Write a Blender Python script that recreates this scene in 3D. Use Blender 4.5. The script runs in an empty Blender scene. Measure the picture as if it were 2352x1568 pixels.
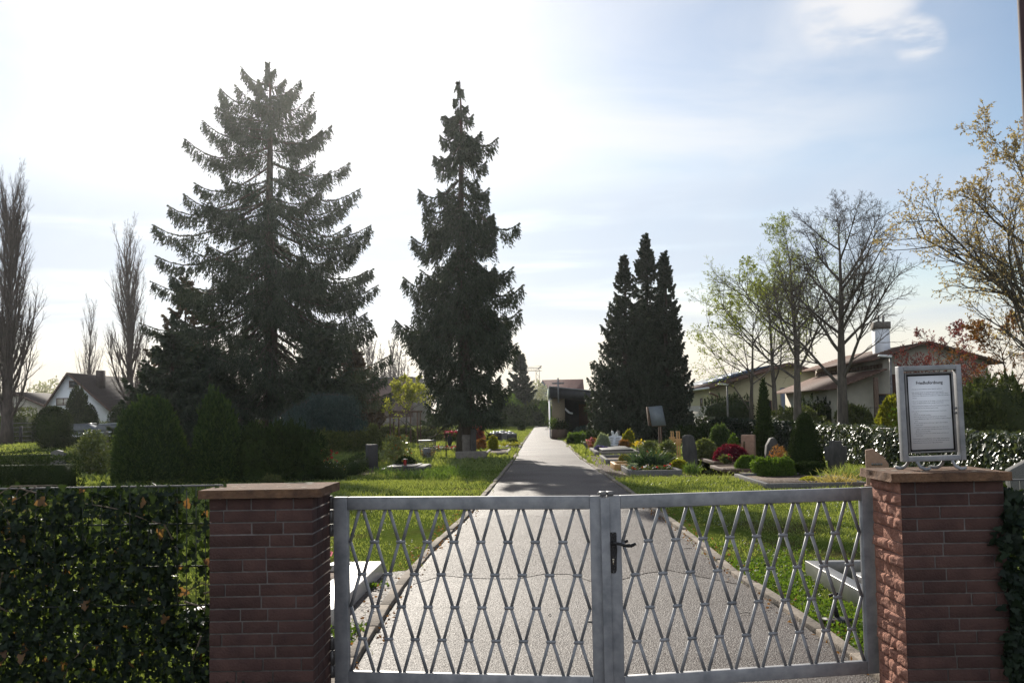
import bpy, math, random
import numpy as np
from mathutils import Vector, Matrix
sc = bpy.context.scene
COL = sc.collection
R_ = math.radians

# ------------------------------------------------------------------ camera
CX, CY, FPX, EYE = 1176.0, 784.0, 2531.0, 1.6
YAW, PITCH, ROLL = R_(1.27), R_(3.66), 0.018
fw = Vector((-math.sin(YAW) * math.cos(PITCH), math.cos(YAW) * math.cos(PITCH), math.sin(PITCH)))
r0 = Vector((math.cos(YAW), math.sin(YAW), 0))
u0 = r0.cross(fw)
rt = r0 * math.cos(ROLL) - u0 * math.sin(ROLL)
up = u0 * math.cos(ROLL) + r0 * math.sin(ROLL)
cam = bpy.data.objects.new("camera", bpy.data.cameras.new("camera"))
COL.objects.link(cam)
cam.matrix_world = Matrix(((rt.x, up.x, -fw.x, 0), (rt.y, up.y, -fw.y, 0), (rt.z, up.z, -fw.z, EYE), (0, 0, 0, 1)))
cam.data.sensor_width = 36
cam.data.lens = 36 * FPX / 2352
cam.data.clip_start = 0.1
cam.data.clip_end = 3000
sc.camera = cam

# ------------------------------------------------------------------ world, sun, exposure
SUN_EL, SUN_AZ = 24.0, -12.5
wd = bpy.data.worlds.new("World")
sc.world = wd
wd.use_nodes = True
wn, wl = wd.node_tree.nodes, wd.node_tree.links
wn.clear()
def N(nodes, t, **kw):
    n = nodes.new(t)
    for k, v in kw.items():
        if k.startswith("i_"):
            n.inputs[int(k[2:])].default_value = v
        else:
            setattr(n, k, v)
    return n
def ramp(n, stops):
    cr = n.color_ramp
    while len(cr.elements) < len(stops):
        cr.elements.new(0.5)
    for e, (p, c) in zip(cr.elements, stops):
        e.position = p
        e.color = c if len(c) == 4 else (*c, 1)
wo = N(wn, "ShaderNodeOutputWorld")
bg = N(wn, "ShaderNodeBackground")
bg.inputs[1].default_value = 0.074
sky = N(wn, "ShaderNodeTexSky", sky_type="NISHITA", sun_disc=False, sun_elevation=R_(SUN_EL), sun_rotation=R_(SUN_AZ), air_density=1.0, dust_density=0.45, ozone_density=2.0)
sund = Vector((math.sin(R_(SUN_AZ)) * math.cos(R_(SUN_EL)), math.cos(R_(SUN_AZ)) * math.cos(R_(SUN_EL)), math.sin(R_(SUN_EL))))
tc = N(wn, "ShaderNodeTexCoord")
sep = N(wn, "ShaderNodeSeparateXYZ")
wl.new(tc.outputs["Generated"], sep.inputs[0])
def wmath(op, a, b=None, c=None, clamp=False):
    n = N(wn, "ShaderNodeMath", operation=op); n.use_clamp = clamp
    for i, v in enumerate((a, b, c)):
        if v is None: continue
        if isinstance(v, (int, float)): n.inputs[i].default_value = v
        else: wl.new(v, n.inputs[i])
    return n.outputs[0]
def wstep(v, lo, hi):
    n = N(wn, "ShaderNodeMapRange", interpolation_type="SMOOTHSTEP"); n.inputs[1].default_value = lo; n.inputs[2].default_value = hi
    wl.new(v, n.inputs[0]); return n.outputs[0]
def wnoise(scale, stretch, lo, hi, rot=(0, 0, 0), dist=0.4, detail=7, off=(0, 0, 0)):
    m = N(wn, "ShaderNodeMapping"); m.inputs["Scale"].default_value = stretch; m.inputs["Rotation"].default_value = rot; m.inputs["Location"].default_value = off
    wl.new(tc.outputs["Generated"], m.inputs[0])
    n = N(wn, "ShaderNodeTexNoise"); n.inputs["Scale"].default_value = scale; n.inputs["Detail"].default_value = detail; n.inputs["Roughness"].default_value = 0.55; n.inputs["Distortion"].default_value = dist
    wl.new(m.outputs[0], n.inputs["Vector"])
    return wstep(n.outputs[0], lo, hi)
def wdot(d):
    n = N(wn, "ShaderNodeVectorMath", operation="DOT_PRODUCT"); n.inputs[1].default_value = d
    wl.new(tc.outputs["Generated"], n.inputs[0]); return n.outputs["Value"]
def wmix(fac, a, col):
    m = N(wn, "ShaderNodeMixRGB"); wl.new(fac, m.inputs[0]); wl.new(a, m.inputs[1]); m.inputs[2].default_value = (*col, 1); return m.outputs[0]
Z = sep.outputs[2]
cur = sky.outputs[0]
# thin high veil in front of us
veil = wmath("MULTIPLY", wnoise(2.2, (1, 1, 3.2), 0.34, 0.66, dist=0.8), wmath("MULTIPLY", wstep(wdot(sund), 0.80, 0.94), 0.75))
cur = wmix(veil, cur, (9.3, 9.4, 9.6))
# grey-blue streaks of stratus low over the horizon, with creamy gaps below
front = wstep(sep.outputs[1], 0.35, 0.75)
cream = wmath("MULTIPLY", wstep(Z, 0.13, 0.03), front)
cur = wmix(wmath("MULTIPLY", cream, 0.85), cur, (9.2, 8.5, 7.5))
band = wmath("MULTIPLY", wmath("MULTIPLY", wstep(Z, 0.05, 0.09), wstep(Z, 0.235, 0.17)), front)
streak = wmath("MULTIPLY", wnoise(2.3, (0.75, 0.75, 8.5), 0.40, 0.58, rot=(0.0, 0.06, 0), dist=0.3, detail=5, off=(0, 0, 0.55)), band)
cur = wmix(wmath("MULTIPLY", streak, 0.68), cur, (5.8, 6.7, 8.2))
# bright cloud added behind the camera to lift the light on shaded fronts
back = wmath("MULTIPLY", wnoise(2.6, (1, 1, 1.8), 0.38, 0.56, dist=0.4), wstep(wmath("MULTIPLY", sep.outputs[1], -1.0), 0.0, 0.35))
cur = wmix(wmath("MULTIPLY", back, 0.85), cur, (11.0, 11.6, 12.6))
# the single torn white cloud high on the right
for cpx, cpy, wa, wb_ in ((1930, 28, 0.99992, 0.9990), (2020, 18, 0.99996, 0.9993), (2112, 92, 0.99997, 0.9997)):
    cd = (fw + rt * ((cpx - 1176) / 2531) + up * ((784 - cpy) / 2531)).normalized()
    pf = wmath("MULTIPLY", wnoise(16, (1, 1.0, 3.4), 0.36, 0.64, rot=(0, 0.55, 0), dist=0.15, detail=9), wstep(wdot(cd), wb_, wa))
    cur = wmix(wmath("MULTIPLY", pf, 0.85), cur, (9.0, 9.0, 9.2))
wl.new(cur, bg.inputs[0]); wl.new(bg.outputs[0], wo.inputs[0])

sun = bpy.data.objects.new("sun", bpy.data.lights.new("sun", "SUN"))
COL.objects.link(sun)
sun.data.energy = 5.0
sun.data.angle = R_(0.53)
sun.data.color = (1.0, 0.93, 0.82)
sun.rotation_mode = "QUATERNION"
sun.rotation_quaternion = sund.to_track_quat("Z", "Y")
vs = sc.view_settings
vs.view_transform = "Standard"; vs.look = "None"; vs.gamma = 1; vs.exposure = 0.45; vs.use_curve_mapping = False
cy = sc.cycles
cy.max_bounces = 7; cy.diffuse_bounces = 3; cy.glossy_bounces = 3; cy.transmission_bounces = 4; cy.transparent_max_bounces = 8
cy.caustics_reflective = False; cy.caustics_refractive = False
cy.use_denoising = True
cy.sample_clamp_indirect = 6

# ------------------------------------------------------------------ where a picture point (2352 wide) lies in the place
def ray(px, py):
    return fw + rt * ((px - CX) / FPX) + up * ((CY - py) / FPX)
def at(px, py, Y):
    d = ray(px, py); t = Y / d.y
    return Vector((d.x * t, Y, EYE + d.z * t))
def G(px, py, z=0.0):
    d = ray(px, py); t = (z - EYE) / d.z
    return Vector((d.x * t, d.y * t, z))
def colx(px, Y, z=0.0):
    v = rt - fw * ((px - CX) / FPX)
    return -(Y * v.y + (z - EYE) * v.z) / v.x
def hgt(py, X, Y):
    v = up - fw * ((CY - py) / FPX)
    return EYE - (X * v.x + Y * v.y) / v.z

# ------------------------------------------------------------------ materials
MATS = {}
def M(name, col, col2=None, scale=6.0, rough=0.75, bump=0.0, bscale=60.0, metal=0.0, spec=0.4, trans=0.0, tcol=None, island=False, detail=5, stretch=(1, 1, 1), emit=None, coat=0.0, ivar=0.0):
    if name in MATS:
        return MATS[name]
    m = bpy.data.materials.new(name); m.use_nodes = True
    nd, lk = m.node_tree.nodes, m.node_tree.links
    b = nd["Principled BSDF"]; out = nd["Material Output"]
    b.inputs["Roughness"].default_value = rough; b.inputs["Metallic"].default_value = metal
    b.inputs["Specular IOR Level"].default_value = spec
    b.inputs["Coat Weight"].default_value = coat
    co = N(nd, "ShaderNodeTexCoord")
    mpn = N(nd, "ShaderNodeMapping"); mpn.inputs["Scale"].default_value = stretch
    lk.new(co.outputs["Object"], mpn.inputs[0])
    c2 = col2 or tuple(c * 0.72 for c in col)
    r = N(nd, "ShaderNodeValToRGB")
    if island:
        g = N(nd, "ShaderNodeNewGeometry")
        ramp(r, [(0.0, c2), (1.0, col)])
        lk.new(g.outputs["Random Per Island"], r.inputs[0])
    else:
        nz = N(nd, "ShaderNodeTexNoise"); nz.inputs["Scale"].default_value = scale; nz.inputs["Detail"].default_value = detail; nz.inputs["Roughness"].default_value = 0.6
        lk.new(mpn.outputs[0], nz.inputs["Vector"])
        ramp(r, [(0.32, c2), (0.68, col)])
        lk.new(nz.outputs[0], r.inputs[0])
    if ivar:
        gi = N(nd, "ShaderNodeNewGeometry"); vi = N(nd, "ShaderNodeMapRange"); vi.inputs[3].default_value = 1 - ivar; vi.inputs[4].default_value = 1 + ivar
        lk.new(gi.outputs["Random Per Island"], vi.inputs[0])
        sc_ = N(nd, "ShaderNodeVectorMath", operation="SCALE"); lk.new(r.outputs[0], sc_.inputs[0]); lk.new(vi.outputs[0], sc_.inputs["Scale"])
        lk.new(sc_.outputs[0], b.inputs["Base Color"])
    else:
        lk.new(r.outputs[0], b.inputs["Base Color"])
    if bump:
        nb = N(nd, "ShaderNodeTexNoise"); nb.inputs["Scale"].default_value = bscale; nb.inputs["Detail"].default_value = 4
        lk.new(mpn.outputs[0], nb.inputs["Vector"])
        bp = N(nd, "ShaderNodeBump"); bp.inputs["Strength"].default_value = bump; bp.inputs["Distance"].default_value = 0.02
        lk.new(nb.outputs[0], bp.inputs["Height"]); lk.new(bp.outputs[0], b.inputs["Normal"])
    if trans:
        t = N(nd, "ShaderNodeBsdfTranslucent")
        mm = N(nd, "ShaderNodeMixRGB", blend_type="MULTIPLY"); mm.inputs[0].default_value = 1
        mm.inputs[2].default_value = (*(tcol or (1.5, 1.5, 0.8)), 1)
        lk.new(r.outputs[0], mm.inputs[1]); lk.new(mm.outputs[0], t.inputs[0])
        ms = N(nd, "ShaderNodeMixShader"); ms.inputs[0].default_value = trans
        lk.new(b.outputs[0], ms.inputs[1]); lk.new(t.outputs[0], ms.inputs[2]); lk.new(ms.outputs[0], out.inputs[0])
    if emit:
        b.inputs["Emission Color"].default_value = (*emit, 1); b.inputs["Emission Strength"].default_value = 1
    MATS[name] = m
    return m

# ------------------------------------------------------------------ mesh collector
def wloc(o):
    w = np.zeros(3)
    while o is not None:
        w += np.array(o.location); o = o.parent
    return w
class MB:
    def __init__(s):
        s.v = []; s.f = []; s.n = 0
    def add(s, V, F):
        V = np.asarray(V, float).reshape(-1, 3)
        if isinstance(F, np.ndarray):
            if len(F):
                s.f.append(F.astype(np.int64) + s.n)
        else:
            by = {}
            for q in F:
                by.setdefault(len(q), []).append(q)
            for k, q in by.items():
                s.f.append(np.array(q, np.int64) + s.n)
        s.v.append(V); s.n += len(V)
        return s
    def box(s, c, d, rz=0.0, mat=None):
        x, y, z = (np.array(d, float) / 2)
        V = np.array([(a, b, e) for e in (-z, z) for b in (-y, y) for a in (-x, x)])
        if rz:
            ca, sa = math.cos(rz), math.sin(rz)
            V = np.stack([V[:, 0] * ca - V[:, 1] * sa, V[:, 0] * sa + V[:, 1] * ca, V[:, 2]], 1)
        if mat is not None:
            V = V @ np.array(mat).T
        return s.add(V + np.array(c), [(0, 2, 3, 1), (4, 5, 7, 6), (0, 1, 5, 4), (2, 6, 7, 3), (0, 4, 6, 2), (1, 3, 7, 5)])
    def b2(s, x0, x1, y0, y1, z0, z1):
        return s.box(((x0 + x1) / 2, (y0 + y1) / 2, (z0 + z1) / 2), (x1 - x0, y1 - y0, z1 - z0))
    def prism(s, pts, off):
        pts = [Vector(p) for p in pts]; off = Vector(off); n = len(pts)
        V = [tuple(p) for p in pts] + [tuple(p + off) for p in pts]
        F = [tuple(range(n))[::-1], tuple(range(n, 2 * n))] + [(i, (i + 1) % n, (i + 1) % n + n, i + n) for i in range(n)]
        return s.add(V, F)
    def tube(s, P, rad, n=8, cap=True):
        P = [Vector(p) for p in P]; k = len(P)
        if not hasattr(rad, "__len__"):
            rad = [rad] * k
        V = []; a = None
        for i in range(k):
            t = (P[min(i + 1, k - 1)] - P[max(i - 1, 0)]).normalized()
            if a is None:
                a = Vector((0, 0, 1)) if abs(t.z) < 0.9 else Vector((1, 0, 0))
            a = (a - t * a.dot(t)).normalized(); b = t.cross(a)
            for j in range(n):
                w = 2 * math.pi * (j + 0.5) / n
                V.append(tuple(P[i] + (a * math.cos(w) + b * math.sin(w)) * rad[i]))
        F = [(i * n + j, i * n + (j + 1) % n, (i + 1) * n + (j + 1) % n, (i + 1) * n + j) for i in range(k - 1) for j in range(n)]
        if cap:
            F += [tuple(range(n))[::-1], tuple(range((k - 1) * n, k * n))]
        return s.add(V, F)
    def lathe(s, c, prof, n=20):
        c = np.array(c); V = []; k = len(prof)
        for r, z in prof:
            for j in range(n):
                w = 2 * math.pi * j / n
                V.append((c[0] + r * math.cos(w), c[1] + r * math.sin(w), c[2] + z))
        F = [(i * n + j, i * n + (j + 1) % n, (i + 1) * n + (j + 1) % n, (i + 1) * n + j) for i in range(k - 1) for j in range(n)]
        F += [tuple(range(n))[::-1], tuple(range((k - 1) * n, k * n))]
        return s.add(V, F)
    def grid(s, fn, nu, nv, closed=False):
        V = [fn(i / (nu if closed else nu - 1), j / (nv - 1)) for j in range(nv) for i in range(nu)]
        m = nu if closed else nu - 1
        F = [(j * nu + i, j * nu + (i + 1) % nu, (j + 1) * nu + (i + 1) % nu, (j + 1) * nu + i) for j in range(nv - 1) for i in range(m)]
        return s.add(V, F)
    def frusta(s, A, n=4):
        A = np.asarray(A, float)
        if not len(A):
            return s
        p, q, ra, rb = A[:, 0:3], A[:, 3:6], A[:, 6], A[:, 7]
        t = q - p; t /= np.maximum(np.linalg.norm(t, axis=1, keepdims=True), 1e-9)
        h = np.where(np.abs(t[:, 2:3]) < 0.9, np.array([[0, 0, 1.0]]), np.array([[1.0, 0, 0]]))
        a = np.cross(t, h); a /= np.linalg.norm(a, axis=1, keepdims=True); b = np.cross(t, a)
        w = 2 * np.pi * np.arange(n) / n
        ring = a[:, None, :] * np.cos(w)[None, :, None] + b[:, None, :] * np.sin(w)[None, :, None]
        V = np.concatenate([p[:, None] + ring * ra[:, None, None], q[:, None] + ring * rb[:, None, None]], 1)
        base = (np.arange(len(A)) * 2 * n)[:, None, None]
        j = np.arange(n); k = (j + 1) % n
        F = (np.stack([j, k, k + n, j + n], 1)[None] + base).reshape(-1, 4)
        return s.add(V.reshape(-1, 3), F)
    def diamonds(s, P, D, L, W, rng, S=None, mid=0.45):
        P = np.asarray(P, float); D = np.asarray(D, float); m = len(P)
        if not m:
            return s
        D = D / np.maximum(np.linalg.norm(D, axis=1, keepdims=True), 1e-9)
        L = np.broadcast_to(np.asarray(L, float), (m,))[:, None]; W = np.broadcast_to(np.asarray(W, float), (m,))[:, None] / 2
        if S is None:
            S = rng.normal(size=(m, 3))
        S = S - D * np.sum(S * D, 1, keepdims=True); S /= np.maximum(np.linalg.norm(S, axis=1, keepdims=True), 1e-9)
        V = np.stack([P, P + D * L * mid + S * W, P + D * L, P + D * L * mid - S * W], 1)
        F = np.arange(4)[None] + 4 * np.arange(m)[:, None]
        return s.add(V.reshape(-1, 3), F)
    def build(s, name, mat, parent=None, smooth=False, bevel=0.0, loc=None):
        me = bpy.data.meshes.new(name)
        V = np.concatenate(s.v) if s.v else np.zeros((0, 3))
        o = bpy.data.objects.new(name, me)
        if parent is not None:
            V = V - wloc(parent)
        elif loc is not None:
            V = V - np.array(loc); o.location = loc
        me.vertices.add(len(V)); me.vertices.foreach_set("co", V.astype(np.float32).ravel())
        loops = np.concatenate([f.ravel() for f in s.f]); tot = np.concatenate([np.full(len(f), f.shape[1]) for f in s.f])
        me.loops.add(len(loops)); me.loops.foreach_set("vertex_index", loops.astype(np.int32))
        me.polygons.add(len(tot)); st = np.concatenate([[0], np.cumsum(tot)[:-1]])
        me.polygons.foreach_set("loop_start", st.astype(np.int32)); me.polygons.foreach_set("loop_total", tot.astype(np.int32))
        if smooth:
            me.polygons.foreach_set("use_smooth", np.ones(len(tot), bool))
        me.update(calc_edges=True)
        if mat:
            me.materials.append(mat)
        COL.objects.link(o)
        if parent is not None:
            o.parent = parent
        if bevel:
            bm = o.modifiers.new("bevel", "BEVEL"); bm.width = bevel; bm.segments = 2; bm.limit_method = "ANGLE"
        return o
def tag(o, label=None, cat=None, group=None, kind=None):
    for k, v in (("label", label), ("category", cat), ("group", group), ("kind", kind)):
        if v:
            o[k] = v
    return o
def thing(name, label, cat, loc, group=None):
    o = bpy.data.objects.new(name, None); COL.objects.link(o); o.location = loc
    o.empty_display_size = 0.1
    return tag(o, label, cat, group)
def struct(o):
    o["kind"] = "structure"; return o
def copy_tree(o, parent=None):
    c = o.copy(); COL.objects.link(c)
    if parent is not None:
        c.parent = parent
    for ch in list(o.children):
        copy_tree(ch, c)
    return c
def rg(seed):
    return np.random.default_rng(seed)
def unit(rng, n):
    d = rng.normal(size=(n, 3)); return d / np.linalg.norm(d, axis=1, keepdims=True)
def lumps(rng, k=7, lo=1.5, hi=5.0):
    W = rng.normal(size=(k, 3)); W = W / np.linalg.norm(W, axis=1, keepdims=True) * rng.uniform(lo, hi, (k, 1)); ph = rng.uniform(0, 6.28, k)
    return lambda d: np.sin(np.asarray(d) @ W.T + ph).mean(-1)

# ------------------------------------------------------------------ foliage colours
L_ = dict(island=True, spec=0.18, rough=0.62)
m_grass = M("grass_blades", (0.21, 0.26, 0.092), (0.105, 0.145, 0.045), trans=0.52, tcol=(1.7, 1.5, 0.65), rough=0.45, island=True, spec=0.45)
m_grass2 = M("tall_grass_leaves", (0.12, 0.18, 0.045), (0.06, 0.10, 0.025), trans=0.45, tcol=(1.4, 1.4, 0.6), rough=0.4, island=True)
m_spruce = M("spruce_needles", (0.060, 0.076, 0.046), (0.028, 0.038, 0.024), trans=0.15, rough=0.6, island=True, spec=0.3)
m_bluespruce = M("blue_cedar_needles", (0.06, 0.095, 0.085), (0.03, 0.05, 0.045), trans=0.12, rough=0.6, island=True)
m_thuja = M("thuja_sprays", (0.085, 0.125, 0.04), (0.028, 0.05, 0.019), trans=0.45, **L_)
m_yew = M("yew_needles", (0.045, 0.065, 0.02), (0.016, 0.028, 0.011), trans=0.15, island=True, rough=0.85, spec=0.05)
m_box = M("box_leaves", (0.13, 0.20, 0.03), (0.05, 0.09, 0.015), trans=0.4, **L_)
m_hedge = M("hedge_leaves", (0.125, 0.14, 0.05), (0.05, 0.065, 0.025), trans=0.3, **L_)
m_olive_lit = M("lit_olive_shrub_leaves", (0.20, 0.215, 0.08), (0.08, 0.095, 0.04), trans=0.35, **L_)  # leaves lightened to stand in for sun on the shrub rows
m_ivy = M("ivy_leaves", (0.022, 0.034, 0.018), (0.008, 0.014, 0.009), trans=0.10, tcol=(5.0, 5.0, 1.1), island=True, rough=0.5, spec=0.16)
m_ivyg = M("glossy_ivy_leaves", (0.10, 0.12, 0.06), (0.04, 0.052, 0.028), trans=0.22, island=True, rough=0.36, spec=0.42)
m_rhodo = M("rhododendron_leaves", (0.17, 0.19, 0.06), (0.07, 0.09, 0.03), trans=0.35, island=True, rough=0.28, spec=0.6)
m_gold = M("golden_leaves", (0.33, 0.30, 0.03), (0.14, 0.16, 0.02), trans=0.5, **L_)
m_rust = M("rust_leaves", (0.32, 0.15, 0.05), (0.12, 0.09, 0.03), trans=0.45, tcol=(1.5, 1.2, 0.7), **L_)
m_redl = M("dark_red_leaves", (0.32, 0.12, 0.10), (0.16, 0.055, 0.05), trans=0.4, tcol=(1.6, 1.0, 0.8), **L_)
m_heather = M("crimson_leaves", (0.22, 0.03, 0.05), (0.08, 0.012, 0.022), trans=0.35, tcol=(1.6, 0.8, 0.8), **L_)
m_silver = M("silver_leaves", (0.36, 0.40, 0.30), (0.18, 0.22, 0.15), trans=0.3, **L_)
m_bud = M("budding_leaves", (0.42, 0.35, 0.20), (0.27, 0.20, 0.13), trans=0.5, tcol=(1.4, 1.3, 0.7), **L_)
m_lime = M("lime_buds", (0.28, 0.31, 0.05), (0.16, 0.2, 0.03), trans=0.5, **L_)
m_blossom = M("blossom", (0.62, 0.58, 0.45), (0.34, 0.36, 0.16), trans=0.4, tcol=(1, 1, 1), **L_)
m_bark = M("bark", (0.115, 0.09, 0.07), (0.05, 0.04, 0.032), scale=9, rough=0.9, bump=0.6, bscale=30, stretch=(1, 1, 0.25))
m_barkg = M("grey_bark", (0.15, 0.125, 0.10), (0.06, 0.05, 0.042), scale=9, rough=0.9, bump=0.6, bscale=30, stretch=(1, 1, 0.25))
m_barkp = M("poplar_bark", (0.12, 0.09, 0.08), (0.055, 0.042, 0.037), scale=6, rough=0.9, stretch=(1, 1, 0.3))
m_petal = {k: M(k + "_petals", c, tuple(x * 0.6 for x in c), trans=0.4, tcol=(1, 1, 1), island=True, rough=0.6) for k, c in
           dict(white=(0.8, 0.78, 0.75), pink=(0.75, 0.25, 0.3), red=(0.6, 0.04, 0.03), crimson=(0.4, 0.02, 0.05), yellow=(0.8, 0.58, 0.04), violet=(0.22, 0.18, 0.45), orange=(0.75, 0.22, 0.04)).items()}
# ------------------------------------------------------------------ plants
def core_mesh(mb, c, rx, ry, h, shape, lump, k=0.86, nu=20, nv=11):
    def fn(u, v):
        p = surf(np.array([[u, v]]), rx, ry, h, shape, lump)[0]
        q = np.array([0, 0, h * 0.45]); p = q + (p - q) * k
        return tuple(np.array(c) + p)
    mb.grid(fn, nu, nv, closed=True)
def surf(uv, rx, ry, h, shape, lump):
    """points on the outside of a clipped or grown plant, from u (round) and v (up), relative to its base"""
    u, v = uv[:, 0] * 2 * np.pi, uv[:, 1]
    if shape == "ball":
        r = np.sin(np.pi * (0.08 + 0.92 * v)) ** 0.8; z = h * (1 - np.cos(np.pi * (0.08 + 0.92 * v))) / 2
    elif shape == "cone":
        r = np.minimum(1, v * 12 + 0.75) * np.sqrt(np.maximum(0, 1 - v ** 1.25)) ; z = h * v
    elif shape == "flame":
        r = np.sin(np.pi * (0.22 + 0.78 * v) ** 0.9) ** 0.75; z = h * v
    elif shape == "column":
        r = np.minimum(1, 0.55 + v * 2.2) * np.maximum(0, 1 - v ** 4) ** 0.6; z = h * v
    elif shape == "box":
        r = np.minimum(1, (1.0001 - v) * 12) ** 0.35; z = h * np.minimum(1, v * 1.25)
        r = np.where(v > 0.8, (1 - v) / 0.2, 1.0)
        m = np.maximum(np.abs(np.cos(u)), np.abs(np.sin(u))); r = r / m * 0.98
    else:  # mound
        r = np.cos(np.pi / 2 * v) ** 0.62; z = h * np.sin(np.pi / 2 * v) ** 0.85
    x, y = np.cos(u) * r, np.sin(u) * r
    k = 1.0 + lump(np.stack([x * 1.3, y * 1.3, z / max(h, 1e-6) * 2.2], 1))
    return np.stack([x * rx * k, y * ry * k, z * (0.5 + 0.5 * k)], 1)
def bush(name, label, cat, c, rx, ry, h, shape, n, leaf, mat, seed, group=None, lump=0.22, core=True, asp=0.5, depth=0.25, updir=0.0, stem=None, flowers=None, spikes=0, spl=0.35):
    """a shrub: leaf-sized faces spread through the outer layer of its volume"""
    rng = rg(seed); c = np.array(c, float); lf = lumps(rng)
    lm = lambda d: lump * lf(d) * 2.0
    mb = MB()
    uv = rng.uniform(size=(n, 2)); uv[:, 1] = np.clip(uv[:, 1] ** (1.0 if shape in ("box", "ball", "column") else 1.25), 0.001, 0.999)
    P = surf(uv, rx, ry, h, shape, lm)
    q = np.array([0, 0, h * 0.45]); d = P - q
    P = q + d * (1.04 - depth * rng.uniform(size=(n, 1)) ** 1.6)
    D = d / np.maximum(np.linalg.norm(d, axis=1, keepdims=True), 1e-6) * 0.7 + unit(rng, n) * 0.9 + np.array([0, 0, updir])
    mb.diamonds(P + c, D, leaf * rng.uniform(0.6, 1.3, n), leaf * asp * rng.uniform(0.7, 1.2, n), rng)
    if not spikes and cat == "shrub" and core:
        spikes, spl = n // 26, min(0.35, 0.17 * h)
    if spikes:
        uv = rng.uniform(size=(spikes, 2)); uv[:, 1] = uv[:, 1] * 0.97
        B = surf(uv, rx, ry, h, shape, lm); o_ = B - q; o_ /= np.linalg.norm(o_, axis=1, keepdims=True)
        A = np.array([0, 0, 1.0]) + o_ * 0.16 + rng.normal(size=(spikes, 3)) * 0.12; ll = spl * rng.uniform(0.45, 1.2, spikes)
        for k in range(9):
            p_ = B - o_ * 0.05 + A * (ll * k / 9)[:, None]
            mb.diamonds(p_ + c, A + unit(rng, spikes) * 0.5, leaf * 1.5, leaf * asp * 1.2, rng)
    if core:
        core_mesh(mb, c, rx, ry, h, shape, lm)
    if stem or flowers:
        t = thing(name, label, cat, tuple(c), group)
        mb.build("foliage", mat, t)
        if stem:
            MB().tube([c - [0, 0, stem[1]], c + [0.01, 0, h * 0.3]], stem[0], 8).build("stem", m_bark, t, smooth=True)
        if flowers:
            fm, k, fs = flowers
            i = rng.choice(n, k, replace=False); fb = MB()
            for a in range(4):
                fb.diamonds(P[i] + c + d[i] * 0.06, unit(rng, k) + np.array([0, -0.3, 0.6]), fs, fs * 0.8, rng)
            o = fb.build("flowers", m_petal[fm], t); o["kind"] = "stuff"
        return t
    return tag(mb.build(name, mat, loc=tuple(c)), label, cat, group)
def hedge(name, label, cat, p0, p1, w, h, n, leaf, mat, seed, group=None, wob=0.05, rough=0.1):
    """a clipped hedge from p0 to p1"""
    rng = rg(seed); p0 = np.array([p0[0], p0[1], 0.0]); p1 = np.array([p1[0], p1[1], 0.0])
    a = p1 - p0; L = np.linalg.norm(a); a /= L; b = np.array([-a[1], a[0], 0]); lf = lumps(rng, 6, 0.8, 3.0)
    mb = MB()
    s = rng.uniform(size=n) * L; side = rng.choice(4, n, p=[0.36, 0.36, 0.22, 0.06]); o = rng.uniform(-1, 1, n); z = rng.uniform(0, 1, n) * h
    end = rng.uniform(size=n) < 0.5
    y = np.where(side == 0, -w / 2, np.where(side == 1, w / 2, o * w / 2)); z = np.where(side == 2, h, z)
    s = np.where(side == 3, np.where(end, 0, L), s)
    P = p0 + a * s[:, None] + b * y[:, None] + np.array([0, 0, 1.0]) * z[:, None]
    k = lf(P * 1.2)
    P = P + b * (np.sign(y) * k * wob)[:, None] + np.array([0, 0, 1.0]) * (k * wob * (z / h) * 1.5)[:, None] + rng.normal(size=(n, 3)) * leaf * rough * 4
    P[:, 2] = np.maximum(P[:, 2], 0.01)
    nrm = b * np.where(side < 2, np.sign(y), 0)[:, None] + np.array([0, 0, 1.0]) * (side == 2)[:, None]
    mb.diamonds(P, nrm * 0.7 + unit(rng, n) * 0.9, leaf * rng.uniform(0.6, 1.3, n), leaf * 0.55, rng)
    g = leaf * 1.2
    mb.box((p0 + p1) / 2 + np.array([0, 0, h * 0.40]), (L - 3 * g, max(0.05, w - 3 * g), h * 0.8), math.atan2(a[1], a[0]))
    return tag(mb.build(name, mat, loc=tuple(p0)), label, cat, group)

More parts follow.
